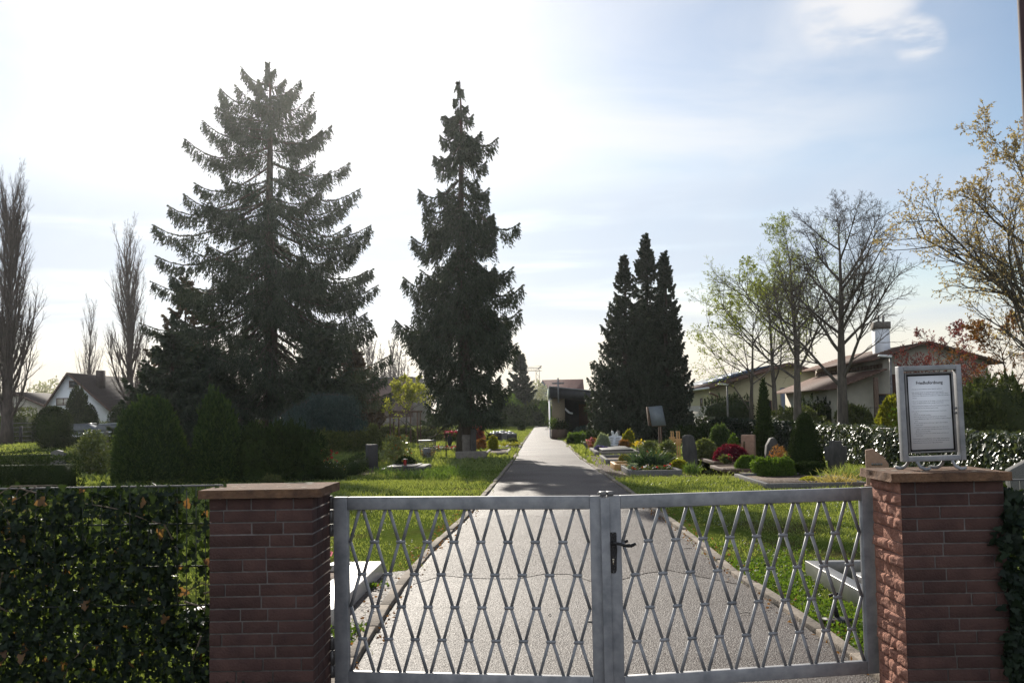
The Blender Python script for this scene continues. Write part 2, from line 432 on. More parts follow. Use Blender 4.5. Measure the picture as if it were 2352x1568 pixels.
def grow(S, p, d, L, r, lv, pr, rng, tips):
    n = pr["seg"][lv]; st = L / n; p = np.array(p, float); d = np.array(d, float); last = len(pr["seg"]) - 1
    rend = r * pr["taper"][lv]
    kids = pr["kids"][lv] if lv < last else 0
    at_ = sorted(list(rng.uniform(pr["start"][lv], 0.95, kids - 2)) + [0.97, 0.99]) if kids > 2 else sorted(rng.uniform(pr["start"][lv], 0.98, kids)) if kids else []
    ka = 0; az = rng.uniform(0, 6.28)
    for i in range(n):
        d = d + rng.normal(size=3) * pr["wob"][lv] + np.array([0, 0, pr["up"][lv]]) ; d /= np.linalg.norm(d)
        q = p + d * st
        f0, f1 = i / n, (i + 1) / n
        S[lv].append((*p, *q, r + (rend - r) * f0, r + (rend - r) * f1))
        while ka < len(at_) and at_[ka] <= f1:
            f = at_[ka]; ka += 1; az += 2.4 + rng.normal() * 0.5
            h = np.array([0, 0, 1.0]) if abs(d[2]) < 0.9 else np.array([1.0, 0, 0])
            a = np.cross(d, h); a /= np.linalg.norm(a); b = np.cross(d, a)
            an = pr["ang"][lv] * rng.uniform(0.75, 1.25)
            nd = d * math.cos(an) + (a * math.cos(az) + b * math.sin(az)) * math.sin(an)
            nl = L * pr["ratio"][lv] * (1 - pr["fall"][lv] * (f - pr["start"][lv])) * rng.uniform(0.75, 1.2)
            nr = min(r + (rend - r) * f, r * pr["rr"][lv] * (1.1 - 0.5 * f))
            grow(S, p + (q - p) * ((f - f0) / (f1 - f0)), nd, nl, max(nr, pr["rmin"]), lv + 1, pr, rng, tips)
        p = q
    tips.append((*p, *d))
LIME = dict(seg=[9, 6, 5, 3, 2], kids=[14, 9, 6, 4, 0], start=[0.26, 0.22, 0.15, 0.1, 0], ang=[0.9, 0.62, 0.65, 0.7, 0], ratio=[0.5, 0.52, 0.5, 0.5, 0], fall=[0.75, 0.6, 0.5, 0.4, 0],
            wob=[0.04, 0.08, 0.12, 0.17, 0.2], up=[0.02, 0.05, 0.05, 0.03, 0.0], taper=[0.05, 0.25, 0.3, 0.5, 0.6], rr=[0.33, 0.42, 0.45, 0.55, 0], rmin=0.0045)
POP = dict(seg=[14, 9, 5, 3], kids=[46, 15, 8, 0], start=[0.06, 0.05, 0.1, 0], ang=[0.43, 0.34, 0.48, 0], ratio=[0.37, 0.34, 0.42, 0], fall=[0.55, 0.4, 0.4, 0],
           wob=[0.02, 0.045, 0.07, 0.1], up=[0.03, 0.13, 0.10, 0.06], taper=[0.05, 0.2, 0.3, 0.5], rr=[0.26, 0.36, 0.42, 0], rmin=0.006)
def tree(name, label, c, H, r, pr, seed, bark, leaf=None, group=None, lean=(0, 0, 1), nleaf=2, lsize=0.12, cat="tree", over=None):
    rng = rg(seed); pr = dict(pr, **(over or {})); S = [[] for _ in pr["seg"]]; tips = []
    grow(S, c, lean, H, r, 0, pr, rng, tips)
    t = thing(name, label, cat, tuple(c), group)
    MB().tube([S[0][0][0:3]] + [x[3:6] for x in S[0]], [S[0][0][6] * 1.25] + [x[7] for x in S[0]], 10).build("trunk", bark, t, smooth=True)
    mb = MB().frusta(S[1], 6)
    for k in range(2, len(S)):
        mb.frusta(S[k], 4 if k == 2 else 3)
    mb.build("branches", bark, t)
    if leaf is not None:
        T = np.array(tips)[1:]; n = len(T); fb = MB()
        for k in range(nleaf):
            off = rng.uniform(0, 0.8, (n, 1)) * lsize * 2
            fb.diamonds(T[:, :3] - T[:, 3:] * off, T[:, 3:] * 0.5 + unit(rng, n), lsize * rng.uniform(0.6, 1.3, n), lsize * 0.75, rng)
        o = fb.build("crown", leaf, t)
    return t
def conifer(name, label, c, H, prof, seed, mat, nb=120, droop=0.25, tip=0.18, hang=0.5, twigs=34, tw=0.09, r0=0.3, base=0.06, extra=(), group=None, rise=0.1, lean=0.0, clump=5, hgap=None, cat="tree", widf=0.34, topn=9, slope=(0, 0, 0, 0.2, 0.38), hem=0.0, body=1.0):
    """a spruce: trunk, whorled boughs that sag and turn up at the tip, twigs hanging from them, needle sprays on the twigs"""
    rng = rg(seed); c = np.array(c, float)
    hs = np.array([p[0] for p in prof]); rs = np.array([p[1] for p in prof])
    B = []
    tt = base + (1 - base) * (1 - rng.uniform(size=nb) ** 0.62)
    tt = np.sort(np.concatenate([tt, np.linspace(0.82, 0.995, topn)]))
    for i, t in enumerate(tt):
        R = np.interp(t, hs, rs) * rng.uniform(0.62, 1.06)
        if hgap and hgap(t, rng):
            continue
        B.append((t * H, i * 2.399963 + rng.normal() * 0.35, R, None))
    for z, az, R, dz in extra:
        B.append((z, az, R, dz))
    seg = []; P = []; D = []; Lh = []; Wd = []
    for z, az, R, dz in B:
        f = z / H
        ca, sa = math.cos(az), math.sin(az); out = np.array([ca, sa, 0]); sd = np.array([-sa, ca, 0])
        a0 = rise * R + R * np.interp(f, [0, 0.5, 0.72, 0.88, 1.0], slope)
        dr = droop * R * (0.6 + 0.8 * (1 - f)); tu = tip * R * (0.6 + 0.9 * f)
        s = np.linspace(0, 1, 9)
        zz = a0 * s - dr * np.sin(np.pi * np.minimum(1, s * 0.8)) + tu * np.maximum(0, s - 0.45) ** 2 * 3.3
        if dz is not None:
            zz = zz + (dz - zz[-1]) * s
        wv = rng.normal() * 0.08 * R
        pts = c + np.array([0, 0, z]) + out * (R * s)[:, None] + sd * (wv * np.sin(s * 3))[:, None] + np.array([0, 0, 1.0]) * zz[:, None]
        rb = 0.012 + 0.011 * R
        for k in range(8):
            seg.append((*pts[k], *pts[k + 1], rb * (1 - s[k] * 0.85), rb * (1 - s[k + 1] * 0.85)))
        n = int(twigs * (0.35 + R / max(rs.max(), 0.1)))
        u = rng.uniform(0.06 if f < 0.8 else 0.02, 1, n) ** 0.65
        bp = np.stack([np.interp(u, s, pts[:, j]) for j in range(3)], 1)
        sgn = rng.choice([-1, 1], n)
        wid = (widf * R * np.sin(np.pi * np.clip(u * 0.9 + 0.1, 0, 1)) + 0.05)
        # side twigs carry the bough's width, then curtains hang off them
        off = rng.uniform(0, 1, n) ** 1.3 * wid
        q = bp + sd * (sgn * off)[:, None] + out * (off * 0.6)[:, None] - np.array([0, 0, 1.0]) * (off * 0.25)[:, None]
        ln = hang * rng.uniform(0.35, 1.15, n) * np.clip(0.35 + R / 3.0, 0.3, 1.15) * (1.12 - 0.72 * u)
        dd = np.array([0, 0, -1.0]) + out * rng.uniform(-0.05, 0.45, n)[:, None] + sd * (sgn * rng.uniform(0, 0.35, n))[:, None]
        dd /= np.linalg.norm(dd, axis=1, keepdims=True)
        for k in range(clump):
            g = (k + rng.uniform(0, 1, n)) / clump
            P.append(q + dd * (ln * g * 0.85)[:, None]); D.append(dd * 0.9 + out * 0.3 + unit(rng, n) * 0.5); Lh.append(np.clip(ln * 0.5, 1.6 * tw, 3.6 * tw)); Wd.append(np.full(n, tw))
        # needles along the bough itself and its turned-up end
        m = int((30 + 130 * R / max(rs.max(), 0.1)) * body); v = rng.uniform(0.05, 1.02, m)
        bp = np.stack([np.interp(v, s, pts[:, j]) for j in range(3)], 1); bp = bp + sd * (rng.normal(size=m) * 0.10 * R * (1.05 - v))[:, None]
        P.append(bp); D.append(out * 0.9 + sd * rng.normal(size=(m, 1)) * 0.8 + np.array([0, 0, 0.15]) + unit(rng, m) * 0.35); Lh.append(np.full(m, tw * 2.9)); Wd.append(np.full(m, tw * 1.25))
    top = c + np.array([lean * H, 0, H]); nt = 40
    P.append(c + np.array([0, 0, 1]) * (H * rng.uniform(0.95, 1.0, (nt, 1)))); D.append(unit(rng, nt) + np.array([0, 0, 0.9])); Lh.append(np.full(nt, tw * 2.5)); Wd.append(np.full(nt, tw * 0.9))
    t = thing(name, label, cat, tuple(c), group)
    hh = np.linspace(0, 1, 12)
    MB().tube([c + np.array([0.05 * math.sin(h * 9), 0, h * H]) for h in hh], [r0 * (1.35 if h == 0 else 1) * (1 - h) ** 0.85 + 0.015 for h in hh], 10).build("trunk", m_bark, t, smooth=True)
    MB().frusta(seg, 4).build("boughs", m_bark, t)
    P, D, Lh, Wd = map(np.concatenate, (P, D, Lh, Wd)); kk = P[:, 2] > hem + rng.uniform(-0.12, 0.25, len(P)); mb = MB(); mb.diamonds(P[kk], D[kk], Lh[kk], Wd[kk], rng, mid=0.5)
    mb.build("crown", mat, t)
    return t
# ------------------------------------------------------------------ ground, path, kerbs
def ground_mat():
    m = bpy.data.materials.new("lawn_soil"); m.use_nodes = True
    nd, lk = m.node_tree.nodes, m.node_tree.links; b = nd["Principled BSDF"]; b.inputs["Roughness"].default_value = 0.95
    b.inputs["Specular IOR Level"].default_value = 0.0
    co = N(nd, "ShaderNodeTexCoord")
    a = N(nd, "ShaderNodeTexNoise"); a.inputs["Scale"].default_value = 0.5; a.inputs["Detail"].default_value = 6
    c = N(nd, "ShaderNodeTexNoise"); c.inputs["Scale"].default_value = 14; c.inputs["Detail"].default_value = 6
    for x in (a, c): lk.new(co.outputs["Object"], x.inputs["Vector"])
    ra = N(nd, "ShaderNodeValToRGB"); ramp(ra, [(0.32, (0.09, 0.085, 0.035)), (0.46, (0.085, 0.12, 0.025)), (0.68, (0.13, 0.16, 0.035))])
    rc = N(nd, "ShaderNodeValToRGB"); ramp(rc, [(0.3, (0.45, 0.5, 0.45)), (0.7, (1.25, 1.15, 1.0))])
    lk.new(a.outputs[0], ra.inputs[0]); lk.new(c.outputs[0], rc.inputs[0])
    mm = N(nd, "ShaderNodeMixRGB", blend_type="MULTIPLY"); mm.inputs[0].default_value = 1
    lk.new(ra.outputs[0], mm.inputs[1]); lk.new(rc.outputs[0], mm.inputs[2]); lk.new(mm.outputs[0], b.inputs["Base Color"])
    bp = N(nd, "ShaderNodeBump"); bp.inputs["Strength"].default_value = 0.8; bp.inputs["Distance"].default_value = 0.05
    lk.new(c.outputs[0], bp.inputs["Height"]); lk.new(bp.outputs[0], b.inputs["Normal"])
    return m
def stone_mat(name, c1, c2, vs, bump, rough, spec, cracks=(), patch=0.0):
    m = bpy.data.materials.new(name); m.use_nodes = True
    nd, lk = m.node_tree.nodes, m.node_tree.links; b = nd["Principled BSDF"]
    b.inputs["Roughness"].default_value = rough; b.inputs["Specular IOR Level"].default_value = spec
    co = N(nd, "ShaderNodeTexCoord")
    v = N(nd, "ShaderNodeTexVoronoi"); v.inputs["Scale"].default_value = vs
    n = N(nd, "ShaderNodeTexNoise"); n.inputs["Scale"].default_value = 0.7; n.inputs["Detail"].default_value = 7
    for x in (v, n): lk.new(co.outputs["Object"], x.inputs["Vector"])
    sp = N(nd, "ShaderNodeSeparateColor"); lk.new(v.outputs["Color"], sp.inputs[0])
    r = N(nd, "ShaderNodeValToRGB"); ramp(r, [(0.0, c2), (1.0, c1)]); lk.new(sp.outputs[0], r.inputs[0])
    r2 = N(nd, "ShaderNodeValToRGB"); ramp(r2, [(0.34, (0.66, 0.58, 0.54)), (0.5, (0.95, 0.9, 0.86)), (0.68, (1.2, 1.2, 1.2))]); lk.new(n.outputs[0], r2.inputs[0])
    mm = N(nd, "ShaderNodeMixRGB", blend_type="MULTIPLY"); mm.inputs[0].default_value = 1
    lk.new(r.outputs[0], mm.inputs[1]); lk.new(r2.outputs[0], mm.inputs[2]); cur = mm.outputs[0]
    if cracks:
        s = N(nd, "ShaderNodeSeparateXYZ"); lk.new(co.outputs["Object"], s.inputs[0])
        w = N(nd, "ShaderNodeTexNoise"); w.inputs["Scale"].default_value = 1.6; w.inputs["Detail"].default_value = 8; lk.new(co.outputs["Object"], w.inputs["Vector"])
        for yc, sl, wd_ in cracks:
            a = N(nd, "ShaderNodeMath", operation="MULTIPLY_ADD"); a.inputs[1].default_value = sl; lk.new(s.outputs[0], a.inputs[0]); lk.new(s.outputs[1], a.inputs[2])
            a2 = N(nd, "ShaderNodeMath", operation="MULTIPLY_ADD"); a2.inputs[1].default_value = 0.5; lk.new(w.outputs[0], a2.inputs[0]); lk.new(a.outputs[0], a2.inputs[2])
            c = N(nd, "ShaderNodeMath", operation="COMPARE"); c.inputs[1].default_value = yc + 0.25; c.inputs[2].default_value = wd_; lk.new(a2.outputs[0], c.inputs[0])
            mk = N(nd, "ShaderNodeMixRGB"); mk.inputs[2].default_value = (0.02, 0.018, 0.015, 1)
            lk.new(c.outputs[0], mk.inputs[0]); lk.new(cur, mk.inputs[1]); cur = mk.outputs[0]
    lk.new(cur, b.inputs["Base Color"])
    bp = N(nd, "ShaderNodeBump"); bp.inputs["Strength"].default_value = bump; bp.inputs["Distance"].default_value = 0.012
    nm = N(nd, "ShaderNodeVectorMath", operation="SCALE")
    # every stone chip lies at its own small tilt, so single chips catch the sun
    sub = N(nd, "ShaderNodeVectorMath", operation="SUBTRACT"); sub.inputs[1].default_value = (0.5, 0.5, 0.5); lk.new(v.outputs["Color"], sub.inputs[0])
    lk.new(sub.outputs[0], nm.inputs[0]); nm.inputs["Scale"].default_value = bump
    ge = N(nd, "ShaderNodeNewGeometry"); ad = N(nd, "ShaderNodeVectorMath", operation="ADD"); lk.new(ge.outputs["Normal"], ad.inputs[0]); lk.new(nm.outputs[0], ad.inputs[1])
    no = N(nd, "ShaderNodeVectorMath", operation="NORMALIZE"); lk.new(ad.outputs[0], no.inputs[0])
    lk.new(no.outputs[0], bp.inputs["Normal"]); lk.new(v.outputs["Distance"], bp.inputs["Height"]); lk.new(bp.outputs[0], b.inputs["Normal"])
    return m
LEFT = [(2.0, -1.25), (5.0, -1.16)] + [(G(x, y).y, G(x, y).x) for x, y in ((835, 1500), (880, 1430), (935, 1340), (1000, 1262), (1075, 1190), (1133, 1120), (1179.7, 1060), (1200, 1021.6), (1220, 992))] + [(130, -0.25)]
RIGHT = [(2.0, 2.0), (5.0, 1.95)] + [(G(x, y).y, G(x, y).x) for x, y in ((1930, 1500), (1800, 1405), (1690, 1330), (1585, 1240), (1500, 1175), (1427, 1119), (1378, 1084), (1329, 1051), (1300.6, 1020.6))] + [(60, 1.32), (63, 0.95), (85, 0.95), (130, 1.1)]
def edge(tab, y):
    return np.interp(y, [t[0] for t in tab], [t[1] for t in tab])
g = MB()
ys = [-40, 8, 30, 60, 100, 160, 250, 400, 600]
g.grid(lambda u, v: ((u - 0.5) * 2 * (60 + 0.9 * max(0, ys[round(v * 8)])), ys[round(v * 8)], 0), 9, 9)
struct(g.build("ground", ground_mat()))
asphalt = stone_mat("asphalt", (0.122, 0.097, 0.084), (0.034, 0.027, 0.024), 105, 0.5, 0.58, 0.12, cracks=((10.55, -0.02, 0.028), (16.9, 0.05, 0.05), (33.6, -0.04, 0.12), (46, 0.02, 0.22)))
yy = np.concatenate([np.linspace(3.2, 30, 60), np.linspace(31, 130, 60)])
p = MB()
p.grid(lambda u, v: (edge(LEFT, yy[round(v * 119)]) * (1 - u) + edge(RIGHT, yy[round(v * 119)]) * u, yy[round(v * 119)], 0.008 + 0.012 * math.sin(math.pi * u)), 7, 120)
struct(p.build("path", asphalt, smooth=True))
pv = MB().add([(-8, -20, 0.004), (9, -20, 0.004), (9, 3.6, 0.004), (-8, 3.6, 0.004)], [(0, 1, 2, 3)])
struct(pv.build("pavement", asphalt))
brownish = stone_mat("brown_asphalt", (0.10, 0.076, 0.066), (0.028, 0.021, 0.019), 85, 0.5, 0.6, 0.10)
for ya_, yb_, sd_ in ((10.75, 16.9, 1), (33.6, 40.5, 2)):
    lf_ = lumps(rg(900 + sd_), 8, 0.8, 5); pb_ = MB()
    def pf_(u, v, ya_=ya_, yb_=yb_, lf_=lf_):
        e = 0.02 + 0.96 * u; y = ya_ + (yb_ - ya_) * v + (lf_(np.array([u * 9, v * 2, 0])) * 0.9 if v in (0.0, 1.0) else 0)
        return (edge(LEFT, y) * (1 - e) + edge(RIGHT, y) * e, y, 0.0125 + 0.012 * math.sin(math.pi * e))
    pb_.grid(pf_, 13, 16); struct(pb_.build("path_patch", brownish, smooth=True))
grav = stone_mat("gravel", (0.17, 0.14, 0.12), (0.04, 0.033, 0.03), 48, 0.6, 0.7, 0.15)
gs = MB()
yg = np.linspace(5.2, 11.4, 14)
gs.grid(lambda u, v: (-1.72 * (1 - u) + (edge(LEFT, yg[round(v * 13)]) - 0.05) * u, yg[round(v * 13)] - 0.25 * (1 - u), 0.006), 4, 14)
struct(gs.build("gravel_strip", grav))
soil = stone_mat("soil", (0.17, 0.12, 0.085), (0.06, 0.042, 0.03), 30, 0.8, 0.9, 0.2)
sg = MB()
for quad in (((1335, 1046), (1600, 1050), (1720, 1092), (1390, 1096)), ((1590, 1040), (1720, 1060), (1760, 1100), (1590, 1092)), ((700, 1070), (860, 1062), (880, 1086), (700, 1100))):
    sg.add([tuple(G(x, y, 0.005)) for x, y in quad], [(0, 3, 2, 1)])
struct(sg.build("soil_path", soil))
gy = MB().add([tuple(G(x, y, 0.006)) for x, y in ((1000, 1022), (1200, 1016), (1200, 1024), (960, 1034))], [(0, 3, 2, 1)])
struct(gy.build("side_path", grav))
kerb_m = M("kerb_stone", (0.30, 0.24, 0.18), (0.14, 0.11, 0.08), scale=7, bump=0.6, bscale=40, rough=0.9)
for nm, tab, sgn in (("kerb", LEFT, -1), ("kerb", RIGHT, 1)):
    k = MB(); rng = rg(5 + sgn); y = 5.2
    while y < (58 if sgn > 0 else 84):
        L = rng.uniform(0.8, 1.05)
        x0, x1 = edge(tab, y), edge(tab, y + L); a = math.atan2(x1 - x0, L)
        k.box(((x0 + x1) / 2 + sgn * 0.045, y + L / 2, 0.012 + rng.normal() * 0.006), (0.085, L - 0.015, 0.06 + rng.uniform(0, 0.01)), -a + rng.normal() * 0.008)
        y += L
    struct(k.build(nm, kerb_m, bevel=0.006))

# ------------------------------------------------------------------ gate pillars of red sandstone
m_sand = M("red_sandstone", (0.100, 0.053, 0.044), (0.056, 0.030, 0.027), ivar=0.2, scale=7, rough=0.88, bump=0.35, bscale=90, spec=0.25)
m_sandr_lit = M("rough_sunlit_sandstone", (0.50, 0.25, 0.175), (0.33, 0.155, 0.11), scale=14, rough=0.95, bump=0.9, bscale=70, spec=0.15)  # the rough face's sunlit brightness is raised into its base colour
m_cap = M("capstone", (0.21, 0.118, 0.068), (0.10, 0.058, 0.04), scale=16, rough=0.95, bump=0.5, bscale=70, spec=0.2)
m_mortar = M("mortar", (0.19, 0.165, 0.15), (0.11, 0.095, 0.088), scale=30, rough=0.95)
m_lichen = M("lichen", (0.62, 0.58, 0.46), (0.45, 0.42, 0.33), scale=40, rough=0.95)
def pillar(name, label, x0, x1, y0, y1, ztop, seed, split=None):
    """coursed stones on a mortar core, one face rock-faced, and a slab on top"""
    rng = rg(seed); t = thing("gate_pillar", label, "pillar", ((x0 + x1) / 2, (y0 + y1) / 2, 0), "sandstone gate pillars")
    capt = 0.042; zc = ztop - capt; h = 0.0605; n = int(zc / h) + 1; gap = 0.0065
    core = MB().b2(x0 + 0.0015, x1 - 0.0015, y0 + 0.0025, y1 - 0.0025, 0, zc)
    core.build("mortar_joints", m_mortar, t)
    st = MB(); rf = MB(); W = x1 - x0; D = y1 - y0; nz = lumps(rng, 16, 20, 90); nz2 = lumps(rng, 8, 6, 20)
    for i in range(n):
        zt = zc - i * h - 0.004; zb = zt - h + gap
        if zt < 0.03: break
        zb = max(zb, 0.0)
        cuts = [0]
        while cuts[-1] < W:
            cuts.append(cuts[-1] + rng.uniform(0.10, 0.30))
        cuts = cuts[:-1] + [W]
        if len(cuts) > 2 and W - cuts[-2] < 0.07: cuts.pop(-2)
        off = rng.uniform(-0.06, 0.06)
        cuts = [0] + [min(W - 0.06, max(0.06, c + off)) for c in cuts[1:-1]] + [W]
        cuts = sorted(set(cuts))
        for a, b in zip(cuts[:-1], cuts[1:]):
            dx = rng.normal() * 0.0015
            st.b2(x0 + a + (gap / 2 if a > 0 else 0), x0 + b - (gap / 2 if b < W else 0), y0 + dx - 0.0015, y0 + 0.11, zb, zt)
        # side faces
        for side in (0, 1):
            c2 = [0.113, 0.113 + rng.uniform(0.09, 0.2)] if split != side else [0.0, rng.uniform(0.08, 0.16)]
            while c2[-1] < D - 0.08: c2.append(c2[-1] + rng.uniform(0.08, 0.17))
            c2[-1] = D
            for a, b in zip(c2[:-1], c2[1:]):
                if split == side:
                    k = 9; kz = 6
                    def fn(u, v, a=a, b=b, zb=zb, zt=zt, side=side):
                        y = y0 + a + 0.001 + (b - a - 0.002) * u; z = zb - 0.002 + (zt - zb + 0.004) * v
                        e = min(1, 6 * min(u, 1 - u, v, 1 - v) + 0.15)
                        o = (0.016 + 0.022 * nz(np.array([y, z, 0])) + 0.03 * nz2(np.array([y, z, i * 0.7]))) * e
                        o = max(o, 0.005)
                        return ((x0 - o + 0.004) if side == 0 else (x1 + o - 0.004), y, z)
                    rf.grid(fn, k, kz)
                else:
                    q = (x0 - rng.uniform(0, .0012), x0 + 0.1) if side == 0 else (x1 - 0.1, x1 + rng.uniform(0, 0.0012))
                    st.b2(q[0], q[1], y0 + a + gap / 2, y0 + b - (gap / 2 if b < D else 0), zb, zt)
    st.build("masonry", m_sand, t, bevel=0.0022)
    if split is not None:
        rf.build("rough_face", m_sandr_lit, t)
    # slab with rock-faced ends
    ov = 0.035 if split is None else 0.045; cb = MB(); ln = lumps(rng, 14, 18, 60)
    X0, X1, Y0, Y1 = x0 - ov - 0.012, x1 + ov + (0.012 if split is None else -0.02), y0 - ov, y1 + ov
    def ring(u, v):
        per = [(X0, Y0), (X1, Y0), (X1, Y1), (X0, Y1)]
        w = u * 4; k = int(w) % 4; f = w - int(w); a, b = per[k], per[(k + 1) % 4]
        x = a[0] + (b[0] - a[0]) * f; y = a[1] + (b[1] - a[1]) * f
        if k in (1, 3) and v not in (0.0,):
            o = 0.012 * ln(np.array([x, y, v * 0.06]) * 1.0) * 1.6 - 0.004
            x += o if k == 1 else -o
        z = zc + capt * v
        return (x, y, z)
    nu = 96
    cb.grid(ring, nu, 5, closed=True)
    top = [ring(i / nu, 1.0) for i in range(nu)]; bot = [ring(i / nu, 0.0) for i in range(nu)]
    cb.add(top, [tuple(range(nu))]); cb.add(bot, [tuple(range(nu))[::-1]])
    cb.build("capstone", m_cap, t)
    lb = MB()
    for i in range(16):
        c = np.array([rng.uniform(X0 + 0.05, X1 - 0.05), rng.uniform(Y0 + 0.03, Y1 - 0.05)]); r = rng.uniform(0.003, 0.013)
        if i < 4 and split is None: c = np.array([rng.uniform(x1 - 0.22, x1 - 0.03), Y1 - 0.04]); r = 0.03
        pts = [(c[0] + 1.8 * r * math.cos(w) * rng.uniform(0.6, 1.1), c[1] + r * math.sin(w) * rng.uniform(0.6, 1.1), zc + capt + 0.0012) for w in np.linspace(0, 6.28, 10)[:-1]]
        lb.add(pts, [tuple(range(9))])
    o = lb.build("lichen_spots", m_lichen, t); o["kind"] = "stuff"
    return t
PX0, PX1 = at(481, 1350, 5.5).x, at(719, 1350, 5.5).x
QX0, QX1 = at(2078, 1350, 5.5).x, at(2316, 1350, 5.5).x
ZL, ZR = at(600, 1124, 5.465).z, at(2200, 1085, 5.455).z
pillar("p", "red sandstone gate pillar under a bare slab, beside the ivy wire fence", PX0, PX1, 5.5, 5.96, ZL, 11)
pillar("p", "red sandstone gate pillar carrying the notice board, its rough side face sunlit", QX0, QX1, 5.5, 5.96, ZR, 12, split=0)

# ------------------------------------------------------------------ galvanised gate, two leaves
m_galv = M("galvanised_steel", (0.36, 0.355, 0.36), (0.20, 0.205, 0.215), scale=11, rough=0.6, metal=0.2, bump=0.05, bscale=160, spec=0.5)
m_galv2 = M("worn_galvanised_steel", (0.22, 0.215, 0.21), (0.13, 0.12, 0.115), scale=12, rough=0.5, metal=0.4)
m_iron = M("black_iron", (0.035, 0.032, 0.03), (0.018, 0.016, 0.015), scale=60, rough=0.5, bump=0.6, bscale=120)
m_dark = M("dark_gap", (0.01, 0.01, 0.01), (0.005, 0.005, 0.005), rough=0.9)
A0 = at(765, 1142, 5.93); A1 = at(1381, 1138, 5.715); A2 = at(1396, 1137, 5.715); A3 = at(2009, 1116, 6.02)
ZG = (A0.z + A1.z) / 2; ZB = ZG - 0.985
def leaf(label, a, b, hinge_at_a, seed):
    t = thing("gate_leaf", label, "gate", (a.x if hinge_at_a else b.x, a.y if hinge_at_a else b.y, ZB), "leaves of the galvanised gate")
    u = Vector((b.x - a.x, b.y - a.y, 0)); W = u.length; u.normalize(); n = Vector((-u.y, u.x, 0)); rz = math.atan2(u.y, u.x)
    def P(s, z, o=0.0):
        return Vector((a.x, a.y, 0)) + u * s + n * o + Vector((0, 0, z))
    fs, fr, th = 0.078, 0.068, 0.042
    f = MB()
    H = ZG - ZB
    si0, si1 = (fs, 0.062) if hinge_at_a else (0.068, fs)
    f.box(P(si0 / 2, (ZG + ZB) / 2, th / 2), (si0, th, H), rz); f.box(P(W - si1 / 2, (ZG + ZB) / 2, th / 2), (si1, th, H), rz)
    f.box(P((si0 + W - si1) / 2, ZG - fr / 2, th / 2), (W - si0 - si1, th - 0.001, fr), rz)
    f.box(P((si0 + W - si1) / 2, ZB + fr / 2, th / 2), (W - si0 - si1, th - 0.001, fr), rz)
    f.build("frame", m_galv, t, bevel=0.004)
    # diamond lattice: bent bars clasped by collars
    x0, x1, z0, z1 = si0, W - si1, ZB + fr, ZG - fr; k = 9; s = (x1 - x0) / k; dz = (z1 - z0) / 5; dl = 0.0105
    def bar(pts, par):
        mb = MB(); hw = 0.0074
        for p, q in zip(pts[:-1], pts[1:]):
            d = (q - p); L = d.length; d.normalize(); sd = d.cross(n).normalized()
            m = np.array([[sd.x, n.x, d.x], [sd.y, n.y, d.y], [sd.z, n.z, d.z]])
            mb.box(tuple((p + q) / 2), (hw * 2, 0.012, L + 0.006), mat=m)
        return mb.build("lattice_bar", m_galv, par)
    for i in range(k):
        for sg_ in (-1, 1):
            pts = []
            for j in range(6):
                top_like = j % 2 == 0
                xx = x0 + (i + 0.5) * s + sg_ * dl if top_like else x0 + (i + 0.5 + sg_ * 0.5) * s - sg_ * dl
                pts.append(P(min(max(xx, x0 + 0.004), x1 - 0.004), z1 - j * dz, th / 2))
            bar(pts, t)
    for j in range(1, 5):
        for i in range(k + 1 if j % 2 else k):
            xx = x0 + i * s if j % 2 else x0 + (i + 0.5) * s
            if j % 2 and i in (0, k): continue
            c = P(xx, z1 - j * dz, th / 2)
            MB().tube([c - u * 0.025, c - u * 0.022, c + u * 0.022, c + u * 0.025], [0.005, 0.0102, 0.0102, 0.005], 10).build("collar", m_galv, t, smooth=True)
    # hinges
    for zc_ in (ZG - 0.105, ZB + 0.135):
        hs = -0.018 if hinge_at_a else W + 0.018
        hb = MB().tube([P(hs, zc_ - 0.105, 0.02), P(hs, zc_ - 0.04, 0.02)], 0.0125, 12).tube([P(hs, zc_ + 0.04, 0.02), P(hs, zc_ + 0.10, 0.02), P(hs, zc_ + 0.112, 0.02)], [0.0125, 0.0125, 0.006], 12)
        hb.tube([P(hs, zc_ - 0.037, 0.02), P(hs, zc_ + 0.037, 0.02)], 0.0145, 12)
        h_ = hb.build("hinge", m_galv2, t, smooth=True)
        e = -1 if hinge_at_a else 1
        MB().box(P(hs + e * 0.035, zc_, 0.02), (0.055, 0.008, 0.07), rz).build("hinge_plate", m_galv2, h_)
        for dz_ in (0.07, -0.07):
            MB().box(P(hs - e * 0.012, zc_ + dz_, 0.02), (0.016, 0.012, 0.055), rz).build("hinge_tab", m_galv, h_)
    return t, P, W, u, n, rz
lf1, P1, W1, u1, n1_, rz1 = leaf("galvanised lattice gate leaf hung on the bare slab pillar, no handle", A0, A1, True, 1)
lf2, P2, W2, u2, n2_, rz2 = leaf("galvanised lattice gate leaf with the black door handle", A2, A3, False, 2)
# cover strip on the meeting stile and the drop-bolt cap
MB().box(P2(-0.0185, (ZG + ZB) / 2 - 0.004, -0.0065), (0.046, 0.008, ZG - ZB - 0.01), rz2).build("cover_strip", m_galv, lf2, bevel=0.002)
cpb = MB()
for k, o in ((-1, -0.024), (1, 0.014)):
    c = P2(o, ZG + 0.012, 0.012)
    cpb.box(c, (0.034, 0.045, 0.022), rz2)
cpb.build("stop_cap", m_galv2, lf2, bevel=0.005)
MB().tube([P2(-0.046, ZG + 0.012, 0.01), P2(-0.05, ZG + 0.012, 0.01)], 0.006, 8).build("rivet", m_galv2, lf2)
